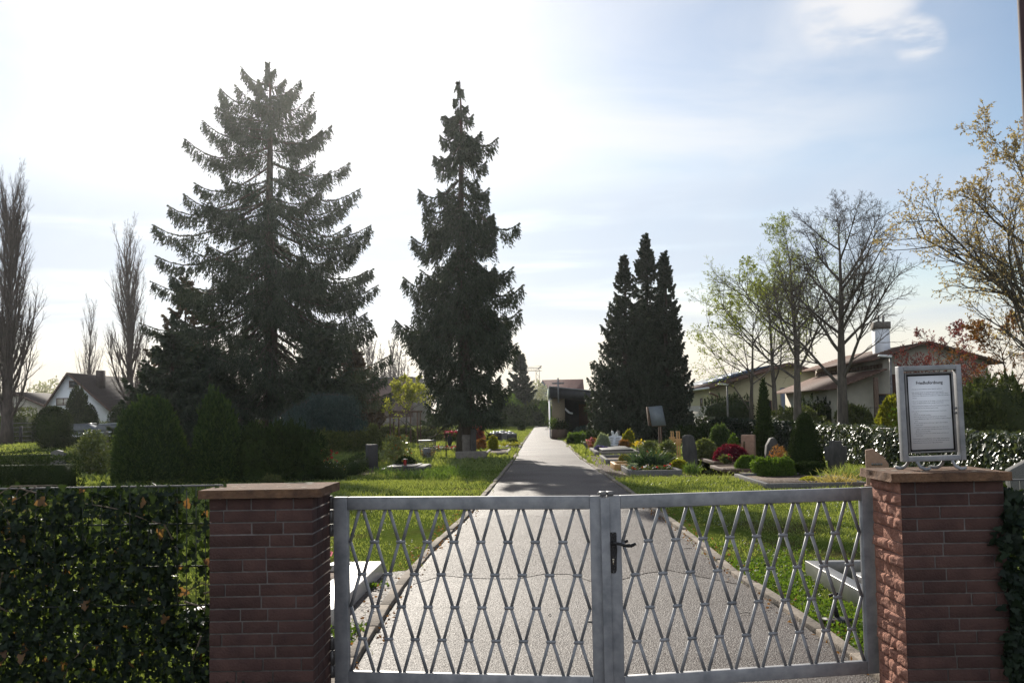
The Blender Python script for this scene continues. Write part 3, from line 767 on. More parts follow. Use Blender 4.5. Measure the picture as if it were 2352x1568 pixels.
# escutcheon, lever handles in front and behind, key hole
cx_ = (at(1408.5, 1270, 5.69).x - A2.x) / u2.x; zt_, zb_ = at(1408, 1223, 5.69).z, at(1408, 1317, 5.69).z; hw_ = 0.0215
out = [(-0.8, 0), (-1, 0.03), (-0.98, 0.4), (-0.86, 0.75), (-0.84, 0.93), (-0.5, 1), (0.5, 1), (0.84, 0.93), (0.86, 0.75), (0.98, 0.55), (1.12, 0.42), (0.98, 0.3), (1, 0.03), (0.8, 0)]
hp = MB().prism([P2(cx_ + hw_ * x * 0.95, zt_ + (zb_ - zt_) * y, -0.0005) for x, y in out], -n2_ * 0.006).build("handle_plate", m_iron, lf2, bevel=0.0015)
MB().lathe(P2(cx_, zb_ + 0.085, -0.0065) - Vector((0, 0, 0.0)), [(0.0001, 0), (0.0001, 0.001)], 6)
kz = zb_ + 0.068
kh = MB(); kr = [P2(cx_ + 0.0055 * math.cos(w), kz + 0.0055 * math.sin(w), -0.0072) for w in np.linspace(0, 6.283, 13)[:-1]]
kh.prism(kr, n2_ * 0.0004); kh.box(P2(cx_, kz - 0.014, -0.0070), (0.006, 0.0004, 0.02), rz2)
kh.build("keyhole", M("worn_brass", (0.75, 0.68, 0.55), (0.5, 0.42, 0.3), scale=50, rough=0.3, metal=0.6), hp)
for fr_, o0 in ((True, -0.006), (False, 0.05)):
    zl = at(1419, 1247, 5.69).z; sgn = -1 if fr_ else 1
    pts = [P2(cx_, zl, o0), P2(cx_, zl, o0 + sgn * 0.035), P2(cx_ + 0.02, zl - 0.001, o0 + sgn * 0.042), P2(cx_ + 0.055, zl - 0.012, o0 + sgn * 0.042), P2(cx_ + 0.082, zl - 0.0125, o0 + sgn * 0.042), P2(cx_ + 0.108, zl - 0.004, o0 + sgn * 0.042)]
    MB().tube(pts, [0.009, 0.009, 0.0075, 0.0085, 0.0105, 0.008], 10).build("lever_handle", m_iron, lf2, smooth=True)
for z in (zt_ - 0.006, zb_ + 0.006):
    MB().tube([P2(cx_, z, -0.0060), P2(cx_, z, -0.0085)], 0.0035, 10).build("screw", m_galv2, hp)
# latch stub sticking out of the other leaf's stile
MB().tube([P1(W1 - 0.10, ZB + 0.34, 0.05), P1(W1 - 0.062, ZB + 0.335, 0.05), P1(W1 - 0.03, ZB + 0.325, 0.05)], 0.006, 8).build("latch", m_galv2, lf1)

# ------------------------------------------------------------------ notice board on the pillar
m_white = M("enamel_white", (0.86, 0.86, 0.88), (0.82, 0.82, 0.84), scale=3, rough=0.35)
m_black = M("black_print", (0.012, 0.012, 0.015), (0.01, 0.01, 0.012), rough=0.5)
m_txt = M("grey_print", (0.10, 0.10, 0.12), (0.09, 0.09, 0.11), rough=0.6)
SY = 5.72
sTL, sTR, sBR, sBL = at(2065, 841, SY), at(2208, 836, SY), at(2221, 1056, SY), at(2076, 1061, SY)
ex = ((sTR - sTL) + (sBR - sBL)) / 2; SW = ex.length; ex.normalize(); ez = ((sTL - sBL) + (sTR - sBR)) / 2; SH = ez.length; ez = (ez - ex * ez.dot(ex)).normalized(); ey = ez.cross(ex)
org = (sBL + sBR) / 2 - ex * SW / 2
sb_t = thing("notice_board", "white cemetery rules board in a steel frame standing on the pillar slab", "sign", (org.x + SW / 2, SY, ZR))
def S(x, z, o=0.0):
    return org + ex * x + ez * z + ey * o
def sbox(mb, x0, x1, z0, z1, o0, o1):
    c = S((x0 + x1) / 2, (z0 + z1) / 2, (o0 + o1) / 2)
    m = np.array([[ex.x, ey.x, ez.x], [ex.y, ey.y, ez.y], [ex.z, ey.z, ez.z]])
    return mb.box(tuple(c), (x1 - x0, o1 - o0, z1 - z0), mat=m)
fw_ = 0.026
fb = MB(); sbox(fb, 0, fw_, 0, SH, 0, 0.06); sbox(fb, SW - fw_, SW, 0, SH, 0, 0.06); sbox(fb, fw_, SW - fw_, SH - fw_, SH, 0.0005, 0.0595); sbox(fb, fw_, SW - fw_, 0, fw_, 0.0005, 0.0595)
fb.build("outer_frame", m_galv, sb_t, bevel=0.003)
px0, px1, pz0, pz1 = fw_ + 0.006, SW - fw_ - 0.012, fw_ + 0.016, SH - fw_ - 0.010
ib = MB(); e_ = 0.010
for q in ((px0, px0 + e_, pz0, pz1), (px1 - e_, px1, pz0, pz1), (px0 + e_, px1 - e_, pz1 - e_, pz1), (px0 + e_, px1 - e_, pz0, pz0 + e_)):
    sbox(ib, *q, 0.012, 0.030)
ib.build("inner_frame", m_galv2, sb_t, bevel=0.002)
kb = MB(); sbox(kb, px0 + e_, px1 - e_, pz0 + e_, pz1 - e_, 0.020, 0.026); kb.build("black_border", m_black, sb_t)
bx0, bx1, bz0, bz1 = px0 + e_ + 0.008, px1 - e_ - 0.008, pz0 + e_ + 0.008, pz1 - e_ - 0.008
pb = MB(); sbox(pb, bx0, bx1, bz0, bz1, 0.0185, 0.022); panel = pb.build("panel", m_white, sb_t)
def text(body, x, z, size, mat, align="LEFT", width=None, name="lettering", parent=None, bold=0.0):
    cu = bpy.data.curves.new(name, "FONT"); cu.body = body; cu.size = size; cu.align_x = align; cu.offset = bold
    o = bpy.data.objects.new("tmp_text", cu); COL.objects.link(o)
    bpy.context.view_layer.update()
    me = bpy.data.meshes.new_from_object(o.evaluated_get(bpy.context.evaluated_depsgraph_get()))
    bpy.data.objects.remove(o); bpy.data.curves.remove(cu)
    V = np.zeros(len(me.vertices) * 3); me.vertices.foreach_get("co", V); V = V.reshape(-1, 3)
    if width and len(V):
        V[:, 0] *= width / max(V[:, 0].max() - min(V[:, 0].min(), 0), 1e-6)
    W_ = np.array([tuple(S(x + a, z + b, 0.0180)) for a, b, _ in V])
    F = [tuple(pl.vertices) for pl in me.polygons]
    bpy.data.meshes.remove(me)
    return W_, F
BW, BH = bx1 - bx0, bz1 - bz0
ti = MB(); ti.add(*text("Friedhofordnung", bx0 + BW * 0.185, bz1 - BH * 0.112, BH * 0.060, m_black, width=BW * 0.645, bold=0.0004)); ti.build("title", m_black, panel)
LN = [(0.172, 0.03, 0.75, "1. Der Besuch des Friedhofes ist auf die Tageszeit beschränkt."), (0.214, 0.03, 0.78, "2. Bitte betragen Sie sich wie es der Würde des Ortes entspricht."), (0.236, 0.06, 0.86, "Den Anordnungen des Friedhofspersonals ist jederzeit Folge zu leisten."), (0.262, 0.06, 0.92, "Kinder unter 12 Jahren dürfen den Friedhof nur in Begleitung Erwachsener"), (0.292, 0.06, 0.10, "betreten."),
      (0.336, 0.03, 0.90, "3. Das auf den Wegen zwischen den Grabhügeln wachsende Gras bitte ent-"), (0.362, 0.06, 0.74, "fernen, die Begräbnisstätte in einem würdigen Zustand halten."), (0.402, 0.03, 0.90, "4. Die Aufstellung der Grabsteine muß mit dem Friedhofsamt besprochen"), (0.430, 0.06, 0.60, "werden, damit die Würde des Ortes gewahrt bleibt."), (0.472, 0.02, 0.84, "5. Es entspricht nicht der Würde der Ruhestätte unserer Verstorbenen,"), (0.500, 0.06, 0.11, "wenn Sie:"),
      (0.524, 0.06, 0.42, "a) durch Tiere die Stätte entweihen,"), (0.548, 0.06, 0.78, "b) die Ruhe des Ortes durch unnötiges Befahren der Wege stören,"), (0.576, 0.06, 0.90, "c) durch Beigabe unwürdiger Personen die Bestattungsfeierlichkeiten"), (0.604, 0.09, 0.07, "stören,"), (0.632, 0.06, 0.80, "d) durch Rauchen, Lärmen und sonstiges ungebührliches Verhalten"), (0.660, 0.09, 0.18, "Anstoß erregen,"),
      (0.690, 0.06, 0.82, "e) Ruhestätten von Verstorbenen schänden, indem Sie Grabmäler be-"), (0.718, 0.09, 0.80, "schädigen oder beschmieren, Grabhügel und Anlagen betreten und"), (0.746, 0.09, 0.36, "Blumen sowie Kränze stehlen,"), (0.774, 0.06, 0.82, "f) den Friedhof durch Unrat, wie verwelkte Blumen und Kränze usw."), (0.802, 0.09, 0.17, "verschmutzen."),
      (0.846, 0.01, 0.88, "Verstöße gegen die Anstandspflichten dieser heiligen Stätte gegenüber"), (0.872, 0.01, 0.87, "müssen gebührend geahndet werden. Für den Schadenersatz müssen"), (0.900, 0.01, 0.71, "Friedhofsschänder im Interesse der Allgemeinheit haften.")]
tb = MB()
for fz, fx, fw2, body in LN:
    tb.add(*text(body, bx0 + BW * (0.03 + fx), bz1 - BH * (fz + 0.012), BH * 0.017, m_txt, width=BW * min(fw2, 0.95 - fx)))
tb.build("rules_text", m_txt, panel)
lk_ = MB()
for z in (0.47, 0.53):
    sbox(lk_, px1 - 0.006, px1 + 0.006, pz0 + (pz1 - pz0) * z, pz0 + (pz1 - pz0) * z + 0.012, 0.004, 0.014)
lk_.build("catch", m_galv2, sb_t)
for x in (0.055, SW - 0.085):
    for o, k in ((0.004, -1), (0.056, 1)):
        b0 = S(x + (0.012 if k < 0 else -0.012), 0.0, o)
        zf = ZR + 0.004
        b1 = Vector((b0.x + 0.012 * -k, b0.y + k * 0.018, zf + 0.012)); b2_ = Vector((b1.x + (0.02 if k < 0 else -0.02), b1.y + k * 0.02, zf)); b3 = Vector((b2_.x + (0.02 if k < 0 else -0.02), b2_.y + k * 0.012, zf + 0.008))
        MB().tube([b0, (b0 + b1) / 2 - Vector((0, k * 0.003, 0)), b1, b2_, b3], [0.008, 0.008, 0.009, 0.010, 0.008], 8).build("foot", m_galv, sb_t, smooth=True)

# ------------------------------------------------------------------ wire fences with ivy, either side of the pillars
m_wire = M("dark_wire", (0.06, 0.065, 0.06), (0.04, 0.045, 0.04), rough=0.45, metal=0.5)
def wire_fence(label, x0, x1, y, ztop, seed, group):
    t = thing("wire_fence", label, "fence", (x0, y, 0), group)
    k = MB()
    for x in np.arange(x0, x1, 0.05):
        k.tube([(x, y, 0.02), (x, y, ztop)], 0.0026, 5)
    k.build("wires", m_wire, t)["kind"] = "stuff"
    for z in (ztop - 0.003, ztop - 0.2, ztop - 0.42, ztop - 0.62, ztop - 0.82, 0.1):
        MB().tube([(x0, y - 0.006, z), (x1, y - 0.006, z)], 0.0042 if z < ztop - 0.1 else 0.0055, 6).build("rail", m_galv2 if z > ztop - 0.1 else m_wire, t)
    for x in (x0 + 0.06,):
        MB().b2(x - 0.02, x + 0.02, y + 0.01, y + 0.05, 0, ztop).build("fence_post", m_wire, t)
    return t
IVY = np.array([(0, 0), (0.42, -0.18), (0.5, 0.16), (0.30, 0.34), (0.34, 0.62), (0.0, 1.0), (-0.34, 0.62), (-0.30, 0.34), (-0.5, 0.16), (-0.42, -0.18)])
def ivy_leaves(mb, P, rng, size, face, droop=0.6):
    """five-lobed leaves"""
    n = len(P); N_ = np.asarray(face, float) + rng.normal(size=(n, 3)) * 0.55; N_ /= np.linalg.norm(N_, axis=1, keepdims=True)
    D = np.array([0, 0, -droop]) + rng.normal(size=(n, 3)) * 0.7; D -= N_ * np.sum(D * N_, 1, keepdims=True); D /= np.linalg.norm(D, axis=1, keepdims=True)
    S_ = np.cross(D, N_); s = np.broadcast_to(size, (n,)) * rng.uniform(0.55, 1.2, n)
    V = P[:, None] + (S_[:, None] * IVY[None, :, :1] + D[:, None] * IVY[None, :, 1:]) * s[:, None, None] + N_[:, None] * (np.abs(IVY[None, :, :1]) * s[:, None, None] * rng.uniform(-0.1, 0.5, (n, 1, 1)))
    F = np.concatenate([np.array([[0, 1, 2, 3], [0, 3, 4, 5], [0, 5, 6, 7], [0, 7, 8, 9]])[None] + 10 * np.arange(n)[:, None, None]]).reshape(-1, 4)
    return mb.add(V.reshape(-1, 3), F)
FY = 5.78; ZF = at(230, 1117, FY).z
wire_fence("dark wire mesh fence under ivy, ending at the bare slab pillar", -4.6, PX0 - 0.01, FY, ZF, 3, "wire fences beside the gate")
t = thing("ivy", "ragged dark ivy on the wire fence beside the bare slab pillar", "ivy", (-2.6, FY, 0))
rng = rg(21); mb = MB(); n = 19000
x = rng.uniform(-4.5, PX0 + 0.01, n); z = ZF * rng.uniform(0, 1.0, n) ** 0.9 + (rng.uniform(size=n) < 0.03) * 0.03
cl_ = lumps(rng, 9, 2, 7)
P = np.stack([x, FY + rng.normal(0.02, 0.075, n), z], 1)
dens = cl_(P * np.array([1, 0, 1.2])) + 0.55 * ((-1.9 - x) > 0) - 0.22 * (z > ZF - 0.3) - 0.1 + 0.7 * ((x > -2.4) & (z < 0.6))
keep = rng.uniform(size=n) < np.clip(0.58 + dens * 1.2, 0.16, 1.0)
ivy_leaves(mb, P[keep], rng, 0.037, (0, -1, 0.1)); mb.build("foliage", m_ivy, t)
mb = MB(); k = 110
ivy_leaves(mb, np.stack([rng.uniform(-3.2, PX0, k), FY + rng.normal(0, 0.06, k), ZF * rng.uniform(0.05, 1.0, k)], 1), rng, 0.05, (0, -1, 0.1))
mb.build("autumn_leaves", M("brown_ivy_leaves", (0.24, 0.13, 0.05), (0.13, 0.065, 0.035), trans=0.4, island=True, rough=0.5), t)
mb = MB()
for i in range(34):
    x0 = rng.uniform(-3.6, PX0 - 0.05); z0 = rng.uniform(0.05, ZF); d = np.array([rng.normal() * 0.5, rng.normal() * 0.05, rng.normal() * 0.6]); pts = []
    p_ = np.array([x0, FY - 0.03 + rng.normal() * 0.03, z0])
    for s in range(7):
        pts.append(tuple(p_)); d = d + rng.normal(size=3) * np.array([0.3, 0.04, 0.3]); p_ = p_ + d / np.linalg.norm(d) * 0.09; p_[1] = np.clip(p_[1], FY - 0.12, FY + 0.1); p_[2] = np.clip(p_[2], 0.02, ZF + 0.012)
    mb.tube(pts, np.linspace(0.005, 0.0022, 7), 5)
mb.build("stems", M("ivy_stems", (0.2, 0.15, 0.11), (0.1, 0.07, 0.05), rough=0.8), t)
# the fence beyond the other pillar
wire_fence("dark wire mesh fence under ivy, behind the pillar with the notice board", QX1 + 0.01, 5.2, 5.8, ZR - 0.06, 4, "wire fences beside the gate")
t = thing("ivy", "dark ivy spilling round the pillar with the notice board", "ivy", (QX1 + 0.3, 5.8, 0))
rng = rg(22); mb = MB(); n = 2600
P = np.stack([QX1 - 0.02 + rng.uniform(0, 1, n) ** 1.2 * 2.5, 5.76 + rng.normal(0, 0.06, n), rng.uniform(0, ZR - 0.08, n)], 1)
n2 = 240; zz = rng.uniform(0.15, ZR - 0.18, n2); ext = 0.05 + 0.10 * np.exp(-((zz - 0.86) / 0.13) ** 2) + 0.05 * (zz < 0.5)
P2_ = np.stack([QX1 + 0.05 - rng.uniform(0, 1, n2) * ext, np.full(n2, 5.47) + rng.normal(0, 0.015, n2), zz], 1)
P3 = np.stack([QX1 + rng.uniform(0.0, 0.12, 420), rng.uniform(5.46, 5.8, 420), rng.uniform(0.0, ZR - 0.1, 420)], 1)
ivy_leaves(mb, np.concatenate([P, P2_, P3, P3 + rng.normal(0, 0.03, P3.shape)]), rng, 0.046, (-0.1, -1, 0.1)); mb.build("foliage", m_ivy, t)
# weeds at the pillar's foot
t = thing("weed", "small leafy weeds at the foot of the bare slab pillar", "weed", ((PX0 + PX1) / 2, 5.42, 0)); rng = rg(23); mb = MB()
P = np.stack([PX0 + 0.06 + rng.uniform(0, 1, 420) ** 1.1 * 0.36, 5.43 + rng.normal(0, 0.025, 420), 0.30 * rng.uniform(0, 1, 420) ** 1.5], 1)
ivy_leaves(mb, P, rng, 0.034, (0, -1, 0.3)); mb.build("foliage", m_ivy, t)

# pole at the picture's edge
pt = at(2346, 60, 6.6)
t = thing("flagpole", "tall dark pole rising behind the ivy fence at the picture's edge", "pole", (pt.x + 0.012, 6.6, 0))
MB().tube([(pt.x + 0.045, 6.6, 0), (pt.x + 0.045, 6.6, 6.2)], 0.06, 14).build("shaft", M("brown_pole_paint", (0.10, 0.06, 0.06), (0.07, 0.045, 0.045), rough=0.75, spec=0.1), t, smooth=True)
MB().lathe((pt.x + 0.03, 6.6, 6.2), [(0.02, 0), (0.05, 0.03), (0.05, 0.07), (0.02, 0.1)], 14).build("finial", m_galv2, t, smooth=True)
MB().lathe((pt.x + 0.03, 6.6, 0), [(0.07, 0), (0.07, 0.1), (0.04, 0.14)], 14).build("base_collar", m_galv2, t, smooth=True)
# ------------------------------------------------------------------ clipped and grown shrubs, placed where they stand
def pbush(name, label, cat, x0, x1, yt, yb, shape, n, leaf, mat, seed, Y=None, group=None, deep=0.9, **kw):
    xm = (x0 + x1) / 2
    if Y is None:
        g_ = G(xm, yb); Yc = g_.y
    else:
        Yc = Y
    rx = (x1 - x0) / 2 * Yc / FPX; Yc += rx * deep * 0.8; rx = (x1 - x0) / 2 * Yc / FPX
    X = colx(xm, Yc, 0.3); h = hgt(yt, X, Yc)
    zb = 0.0
    return bush(name, label, cat, (X, Yc, zb), rx, rx * deep, h, shape, n, leaf, mat, seed, group=group, **kw)
SH = "shrubs at the left of the path"
pbush("thuja", "broad upright dark thuja behind the ivy fence, the one left of its twin", "shrub", 258, 440, 918, 1120, "cone", 9500, 0.10, m_thuja, 31, Y=26, group="pair of upright thujas", spikes=260, spl=0.2, lump=0.13, asp=0.4, updir=0.9, depth=0.2)
pbush("thuja", "upright thuja with sunlit tips, standing right of its broader twin", "shrub", 438, 556, 912, 1118, "cone", 9500, 0.10, m_thuja, 32, Y=26.5, group="pair of upright thujas", spikes=260, spl=0.26, lump=0.15, asp=0.4, updir=0.9, depth=0.2)
pbush("yew_bush", "big shapeless dark yew bush behind the bare slab pillar", "shrub", 560, 735, 985, 1112, "mound", 9000, 0.09, m_yew, 33, Y=26.5, spikes=160, spl=0.2, lump=0.34, asp=0.4, updir=0.3)
pbush("boxwood", "small rounded dark bush between the thuja and the spruce trunk", "shrub", 553, 612, 985, 1085, "mound", 3500, 0.08, m_yew, 34, Y=31, lump=0.15)
pbush("boxwood", "low dome of box at the yew's foot, just above the pillar slab", "shrub", 600, 652, 1094, 1120, "mound", 1500, 0.05, m_hedge, 35, Y=22.5, lump=0.1)
hedge("hedge", "thick clipped dark box-shaped hedge, nearest above the ivy fence", "hedge", (colx(-220, 25.2), 25.2), (colx(160, 24.6), 24.6), 1.1, hgt(1050, -10.3, 25), 9000, 0.06, m_yew, 41, wob=0.04)
hedge("hedge", "long low dark hedge behind the thick clipped one", "hedge", (colx(-150, 38), 38.0), (colx(300, 40), 40.0), 0.9, hgt(1034, -15, 39), 6000, 0.07, m_yew, 42, wob=0.06)
pbush("topiary", "large ball-shaped clipped topiary in front of the white house", "topiary", 78, 164, 935, 1033, "ball", 8000, 0.11, m_yew, 43, lump=0.03, asp=0.4)
pbush("topiary", "dome-shaped clipped topiary in front of the white house's roof", "topiary", 180, 232, 930, 1000, "cone", 3500, 0.13, m_yew, 44, Y=75, lump=0.05)
pbush("shrub", "loose conical evergreen close to the white house's gable", "shrub", 150, 210, 895, 1000, "cone", 3500, 0.2, m_yew, 45, Y=92, lump=0.25)
pbush("topiary", "squat clipped bush at the white house's right wall", "topiary", 248, 300, 930, 985, "column", 2500, 0.16, m_yew, 46, Y=96, lump=0.05)
pbush("rhododendron", "shiny-leaved rhododendron between the clipped hedge and the thuja", "shrub", 165, 254, 1008, 1090, "ball", 2600, 0.12, m_rhodo, 47, Y=32, lump=0.3, core=False, depth=0.7, flowers=("white", 40, 0.04))
hedge("hedge", "dark hedge in front of the parked cars", "hedge", (colx(140, 60), 60.0), (colx(300, 60), 60.0), 0.8, hgt(994, -22, 60), 4000, 0.1, m_yew, 48)
hedge("hedge", "pale topped hedge along the white house's garden", "hedge", (colx(150, 98), 98.0), (colx(420, 98), 98.0), 1.0, hgt(971, -38, 98), 4000, 0.16, m_hedge, 49)
hedge("hedge", "dark hedge at the picture's left edge behind the pale poplar trunk", "hedge", (colx(-60, 80), 80.0), (colx(70, 80), 80.0), 2.0, hgt(940, -36, 80), 4000, 0.16, m_hedge, 50)
hedge("hedge", "clipped hedge with light top seen between the thuja and the spruce trunk", "hedge", (colx(545, 90), 90.0), (colx(640, 90), 90.0), 1.0, hgt(965, -23, 90), 3000, 0.15, m_hedge, 51)
for i, (x0, x1, yt, yb, lab) in enumerate(((725, 800, 990, 1034, "bushy yew hedge shrub beside the weeping cedar"), (780, 845, 985, 1034, "bushy yew hedge shrub in the middle of the row left of the path"), (835, 874, 984, 1030, "bushy yew hedge shrub ending the row above the dark headstone"))):
    pbush("hedge_shrub", lab, "shrub", x0, x1, yt, yb, "mound", 3600, 0.12, m_olive_lit, 60 + i, Y=46 + i, group="row of grown-out yew shrubs", lump=0.25, core=True, deep=1.3)
for i, (x0, x1, yt, Y, lab) in enumerate(((868, 915, 984, 62, "dark shrub at the left end of the far row behind the young tree"), (905, 955, 986, 58, "round shrub in the far row, just left of the young tree's stakes"), (950, 1010, 986, 62, "shrub in the far row directly behind the young tree's stakes"), (1000, 1050, 988, 64, "shrub in the far row beside the planted spruce trunk"))):
    pbush("hedge_shrub", lab, "shrub", x0, x1, yt, 1020, "mound", 2600, 0.13, m_olive_lit, 70 + i, Y=Y, group="far row of shrubs", lump=0.25, deep=0.8)
pbush("azalea", "rust-tipped azalea bush growing on the dark grave slab", "shrub", 876, 945, 1004, 1072, "ball", 2600, 0.075, m_rhodo, 75, Y=33.5, lump=0.3, core=False, depth=0.8, flowers=("orange", 60, 0.04))
pbush("boxwood", "dark low bush on the dark grave slab under the azalea", "shrub", 912, 955, 1050, 1078, "mound", 1200, 0.06, m_yew, 76, Y=32, lump=0.2, flowers=("yellow", 14, 0.07))
hedge("hedge", "low clipped dark hedge round the tulip grave", "hedge", (colx(690, 27.5), 27.5), (colx(795, 27.5), 27.5), 0.5, 0.36, 3000, 0.05, m_yew, 77)
hedge("hedge", "low clipped dark hedge running to the dark headstone", "hedge", (colx(800, 29), 29.0), (colx(850, 35), 35.0), 0.5, 0.35, 2500, 0.05, m_yew, 78)
pbush("photinia", "red-leaved photinia behind the planted spruce trunk", "shrub", 1066, 1110, 955, 1015, "column", 2500, 0.10, m_redl, 79, Y=52, lump=0.25, flowers=("orange", 120, 0.10))
pbush("boxwood", "small dark clipped ball between the spruce trunk and the path", "topiary", 1117, 1133, 998, 1032, "ball", 1200, 0.05, m_yew, 80, lump=0.05)
pbush("cypress", "bright golden dwarf cypress beside the path", "shrub", 1120, 1144, 1005, 1036, "ball", 1500, 0.06, m_gold, 81, lump=0.12)
pbush("grass_clump", "dry pinkish grass clump at the spruce trunk's stone", "grass clump", 1092, 1118, 1012, 1034, "mound", 900, 0.10, m_rust, 82, lump=0.2, asp=0.25, updir=1.2)
pbush("topiary", "dark clipped ball beside the far end of the path", "topiary", 1189, 1206, 966, 990, "ball", 1500, 0.1, m_yew, 83, lump=0.03)
pbush("heath_mound", "low green cushion plant on the small grave by the path", "shrub", 1162, 1190, 1008, 1020, "mound", 700, 0.06, m_hedge, 84, lump=0.1)
hedge("flower_border", "yellow flowering border edging the small grave by the path", "flower bed", (colx(1155, 52), 52.0), (colx(1193, 50.5), 50.5), 0.25, 0.16, 700, 0.06, m_gold, 85)
pbush("boxwood", "bright green clipped box cube beside the chapel forecourt", "shrub", 1306, 1344, 995, 1020, "box", 1800, 0.07, m_box, 86, lump=0.05)
pbush("boxwood", "dark clipped ball left of the bright box cube", "shrub", 1302, 1318, 1006, 1022, "ball", 900, 0.06, m_yew, 87, lump=0.05)
hedge("hedge", "low dark hedge running right from the bright box cube", "hedge", (colx(1342, 54), 54.0), (colx(1378, 56), 56.0), 0.6, 0.55, 1500, 0.08, m_yew, 88)
pbush("rose_bush", "leggy rose bush with pink flowers beside the small urn", "shrub", 1350, 1372, 1006, 1034, "ball", 700, 0.07, m_rust, 89, Y=45, core=False, depth=0.8, flowers=("pink", 24, 0.10))
pbush("lavender", "tall silver-leaved shrub left of the white angel", "shrub", 1366, 1402, 1003, 1036, "mound", 1500, 0.08, m_silver, 90, Y=43, asp=0.3, updir=0.8, lump=0.2)
pbush("groundcover", "low violet flowers at the silver-leaved shrub's foot", "flower bed", 1362, 1398, 1026, 1040, "mound", 900, 0.05, m_hedge, 91, Y=41, lump=0.2, flowers=("violet", 160, 0.05))
pbush("cypress", "ochre upright dwarf cypress right of the white book stone", "shrub", 1430, 1456, 990, 1030, "flame", 1600, 0.08, m_gold, 92, Y=45.5, lump=0.2, updir=0.5)
pbush("barberry", "orange-leaved shrub at the ochre cypress's foot", "shrub", 1422, 1448, 1012, 1036, "mound", 900, 0.06, m_rust, 93, Y=43, lump=0.25)
pbush("cypress", "small dark green cone behind the white angel", "shrub", 1416, 1426, 999, 1022, "flame", 700, 0.06, m_thuja, 94, Y=48, lump=0.08)
pbush("rhododendron", "leggy rhododendron left of the wooden post board", "shrub", 1472, 1508, 1014, 1050, "ball", 1100, 0.095, m_rhodo, 95, Y=39, core=False, depth=0.7)
pbush("rhododendron", "rhododendron between the post board and the wooden crosses", "shrub", 1512, 1554, 1014, 1052, "ball", 1500, 0.095, m_rhodo, 96, Y=36, core=False, depth=0.8)
pbush("heath_mound", "brownish gold cushion of heather on the near kerbed grave", "shrub", 1419, 1450, 1046, 1068, "mound", 1400, 0.035, M("heather_gold", (0.22, 0.19, 0.03), (0.10, 0.09, 0.02), trans=0.4, **L_), 97, lump=0.06)
pbush("pieris", "yellow-white flowering shrub on the near grave, left of the tall standing stone", "shrub", 1508, 1552, 1046, 1084, "mound", 2200, 0.085, m_rhodo, 98, Y=29, lump=0.25, flowers=("white", 60, 0.04))
pbush("euonymus", "golden green shrub at the tall standing stone's foot", "shrub", 1538, 1578, 1060, 1092, "mound", 1600, 0.055, m_gold, 99, Y=28.2, lump=0.25)
pbush("daffodil", "yellow daffodils on the grave behind the spiky grass clump", "flowers", 1500, 1530, 1040, 1056, "mound", 300, 0.09, m_grass2, 100, Y=33, core=False, asp=0.2, updir=1.5, flowers=("yellow", 36, 0.07))
pbush("succulent", "grey-green rosette cushion in the near grave's corner", "plant", 1440, 1466, 1066, 1086, "mound", 700, 0.04, m_silver, 101, Y=27.6, lump=0.2)
pbush("rhododendron", "golden-leaved rhododendron right of the tall standing stone", "shrub", 1598, 1640, 1013, 1058, "ball", 2600, 0.105, m_rhodo, 102, Y=34, core=False, depth=0.75)
pbush("heath_mound", "crimson leaved cushion shrub beside the brown headstone", "shrub", 1640, 1718, 1026, 1064, "mound", 4500, 0.05, m_heather, 103, Y=31.5, lump=0.1)
pbush("cypress", "drooping green thread cypress behind the crimson shrub", "shrub", 1628, 1684, 988, 1035, "mound", 3500, 0.09, m_thuja, 104, Y=38, lump=0.25, asp=0.25, updir=-0.8)
pbush("boxwood", "small golden green bush at the thread cypress's right", "shrub", 1672, 1697, 1005, 1034, "ball", 900, 0.07, m_box, 105, Y=37, lump=0.2)
pbush("yew_cone", "tall clipped dark yew cone in front of the shining ivy hedge", "topiary", 1808, 1893, 950, 1086, "cone", 10000, 0.05, m_yew, 106, Y=27, lump=0.03, asp=0.4)
pbush("hebe", "olive green mound shrub left of the brighter one, under the headstone", "shrub", 1690, 1748, 1050, 1092, "mound", 3500, 0.045, m_box, 107, Y=28, lump=0.12)
pbush("hebe", "bright green spreading mound shrub at the yew cone's foot", "shrub", 1728, 1826, 1054, 1104, "mound", 6000, 0.045, m_box, 108, Y=25.2, lump=0.16)
pbush("barberry", "dull brown low mound right of the bright green one", "shrub", 1818, 1898, 1064, 1104, "mound", 4000, 0.045, m_yew, 109, Y=25.4, lump=0.15)
pbush("juniper", "taller of two narrow dark junipers beside the brown headstone", "tree", 1742, 1776, 893, 1045, "flame", 3600, 0.10, m_yew, 110, Y=33.5, group="narrow junipers", lump=0.3, updir=1.0, asp=0.35)
pbush("juniper", "shorter leaning juniper stem touching the brown headstone", "tree", 1737, 1752, 965, 1045, "flame", 1600, 0.09, m_yew, 111, Y=33.2, group="narrow junipers", lump=0.35, updir=1.0, asp=0.35)
pbush("shrub", "dry twiggy plant between the junipers and the yew cone", "shrub", 1765, 1815, 1030, 1058, "mound", 700, 0.06, m_rust, 112, Y=30, core=False, depth=0.8)
pbush("saxifrage", "pale green rosettes on the flat grave in front of the mounds", "plant", 1835, 1890, 1096, 1114, "mound", 900, 0.04, m_gold, 113, Y=23.5, lump=0.2)
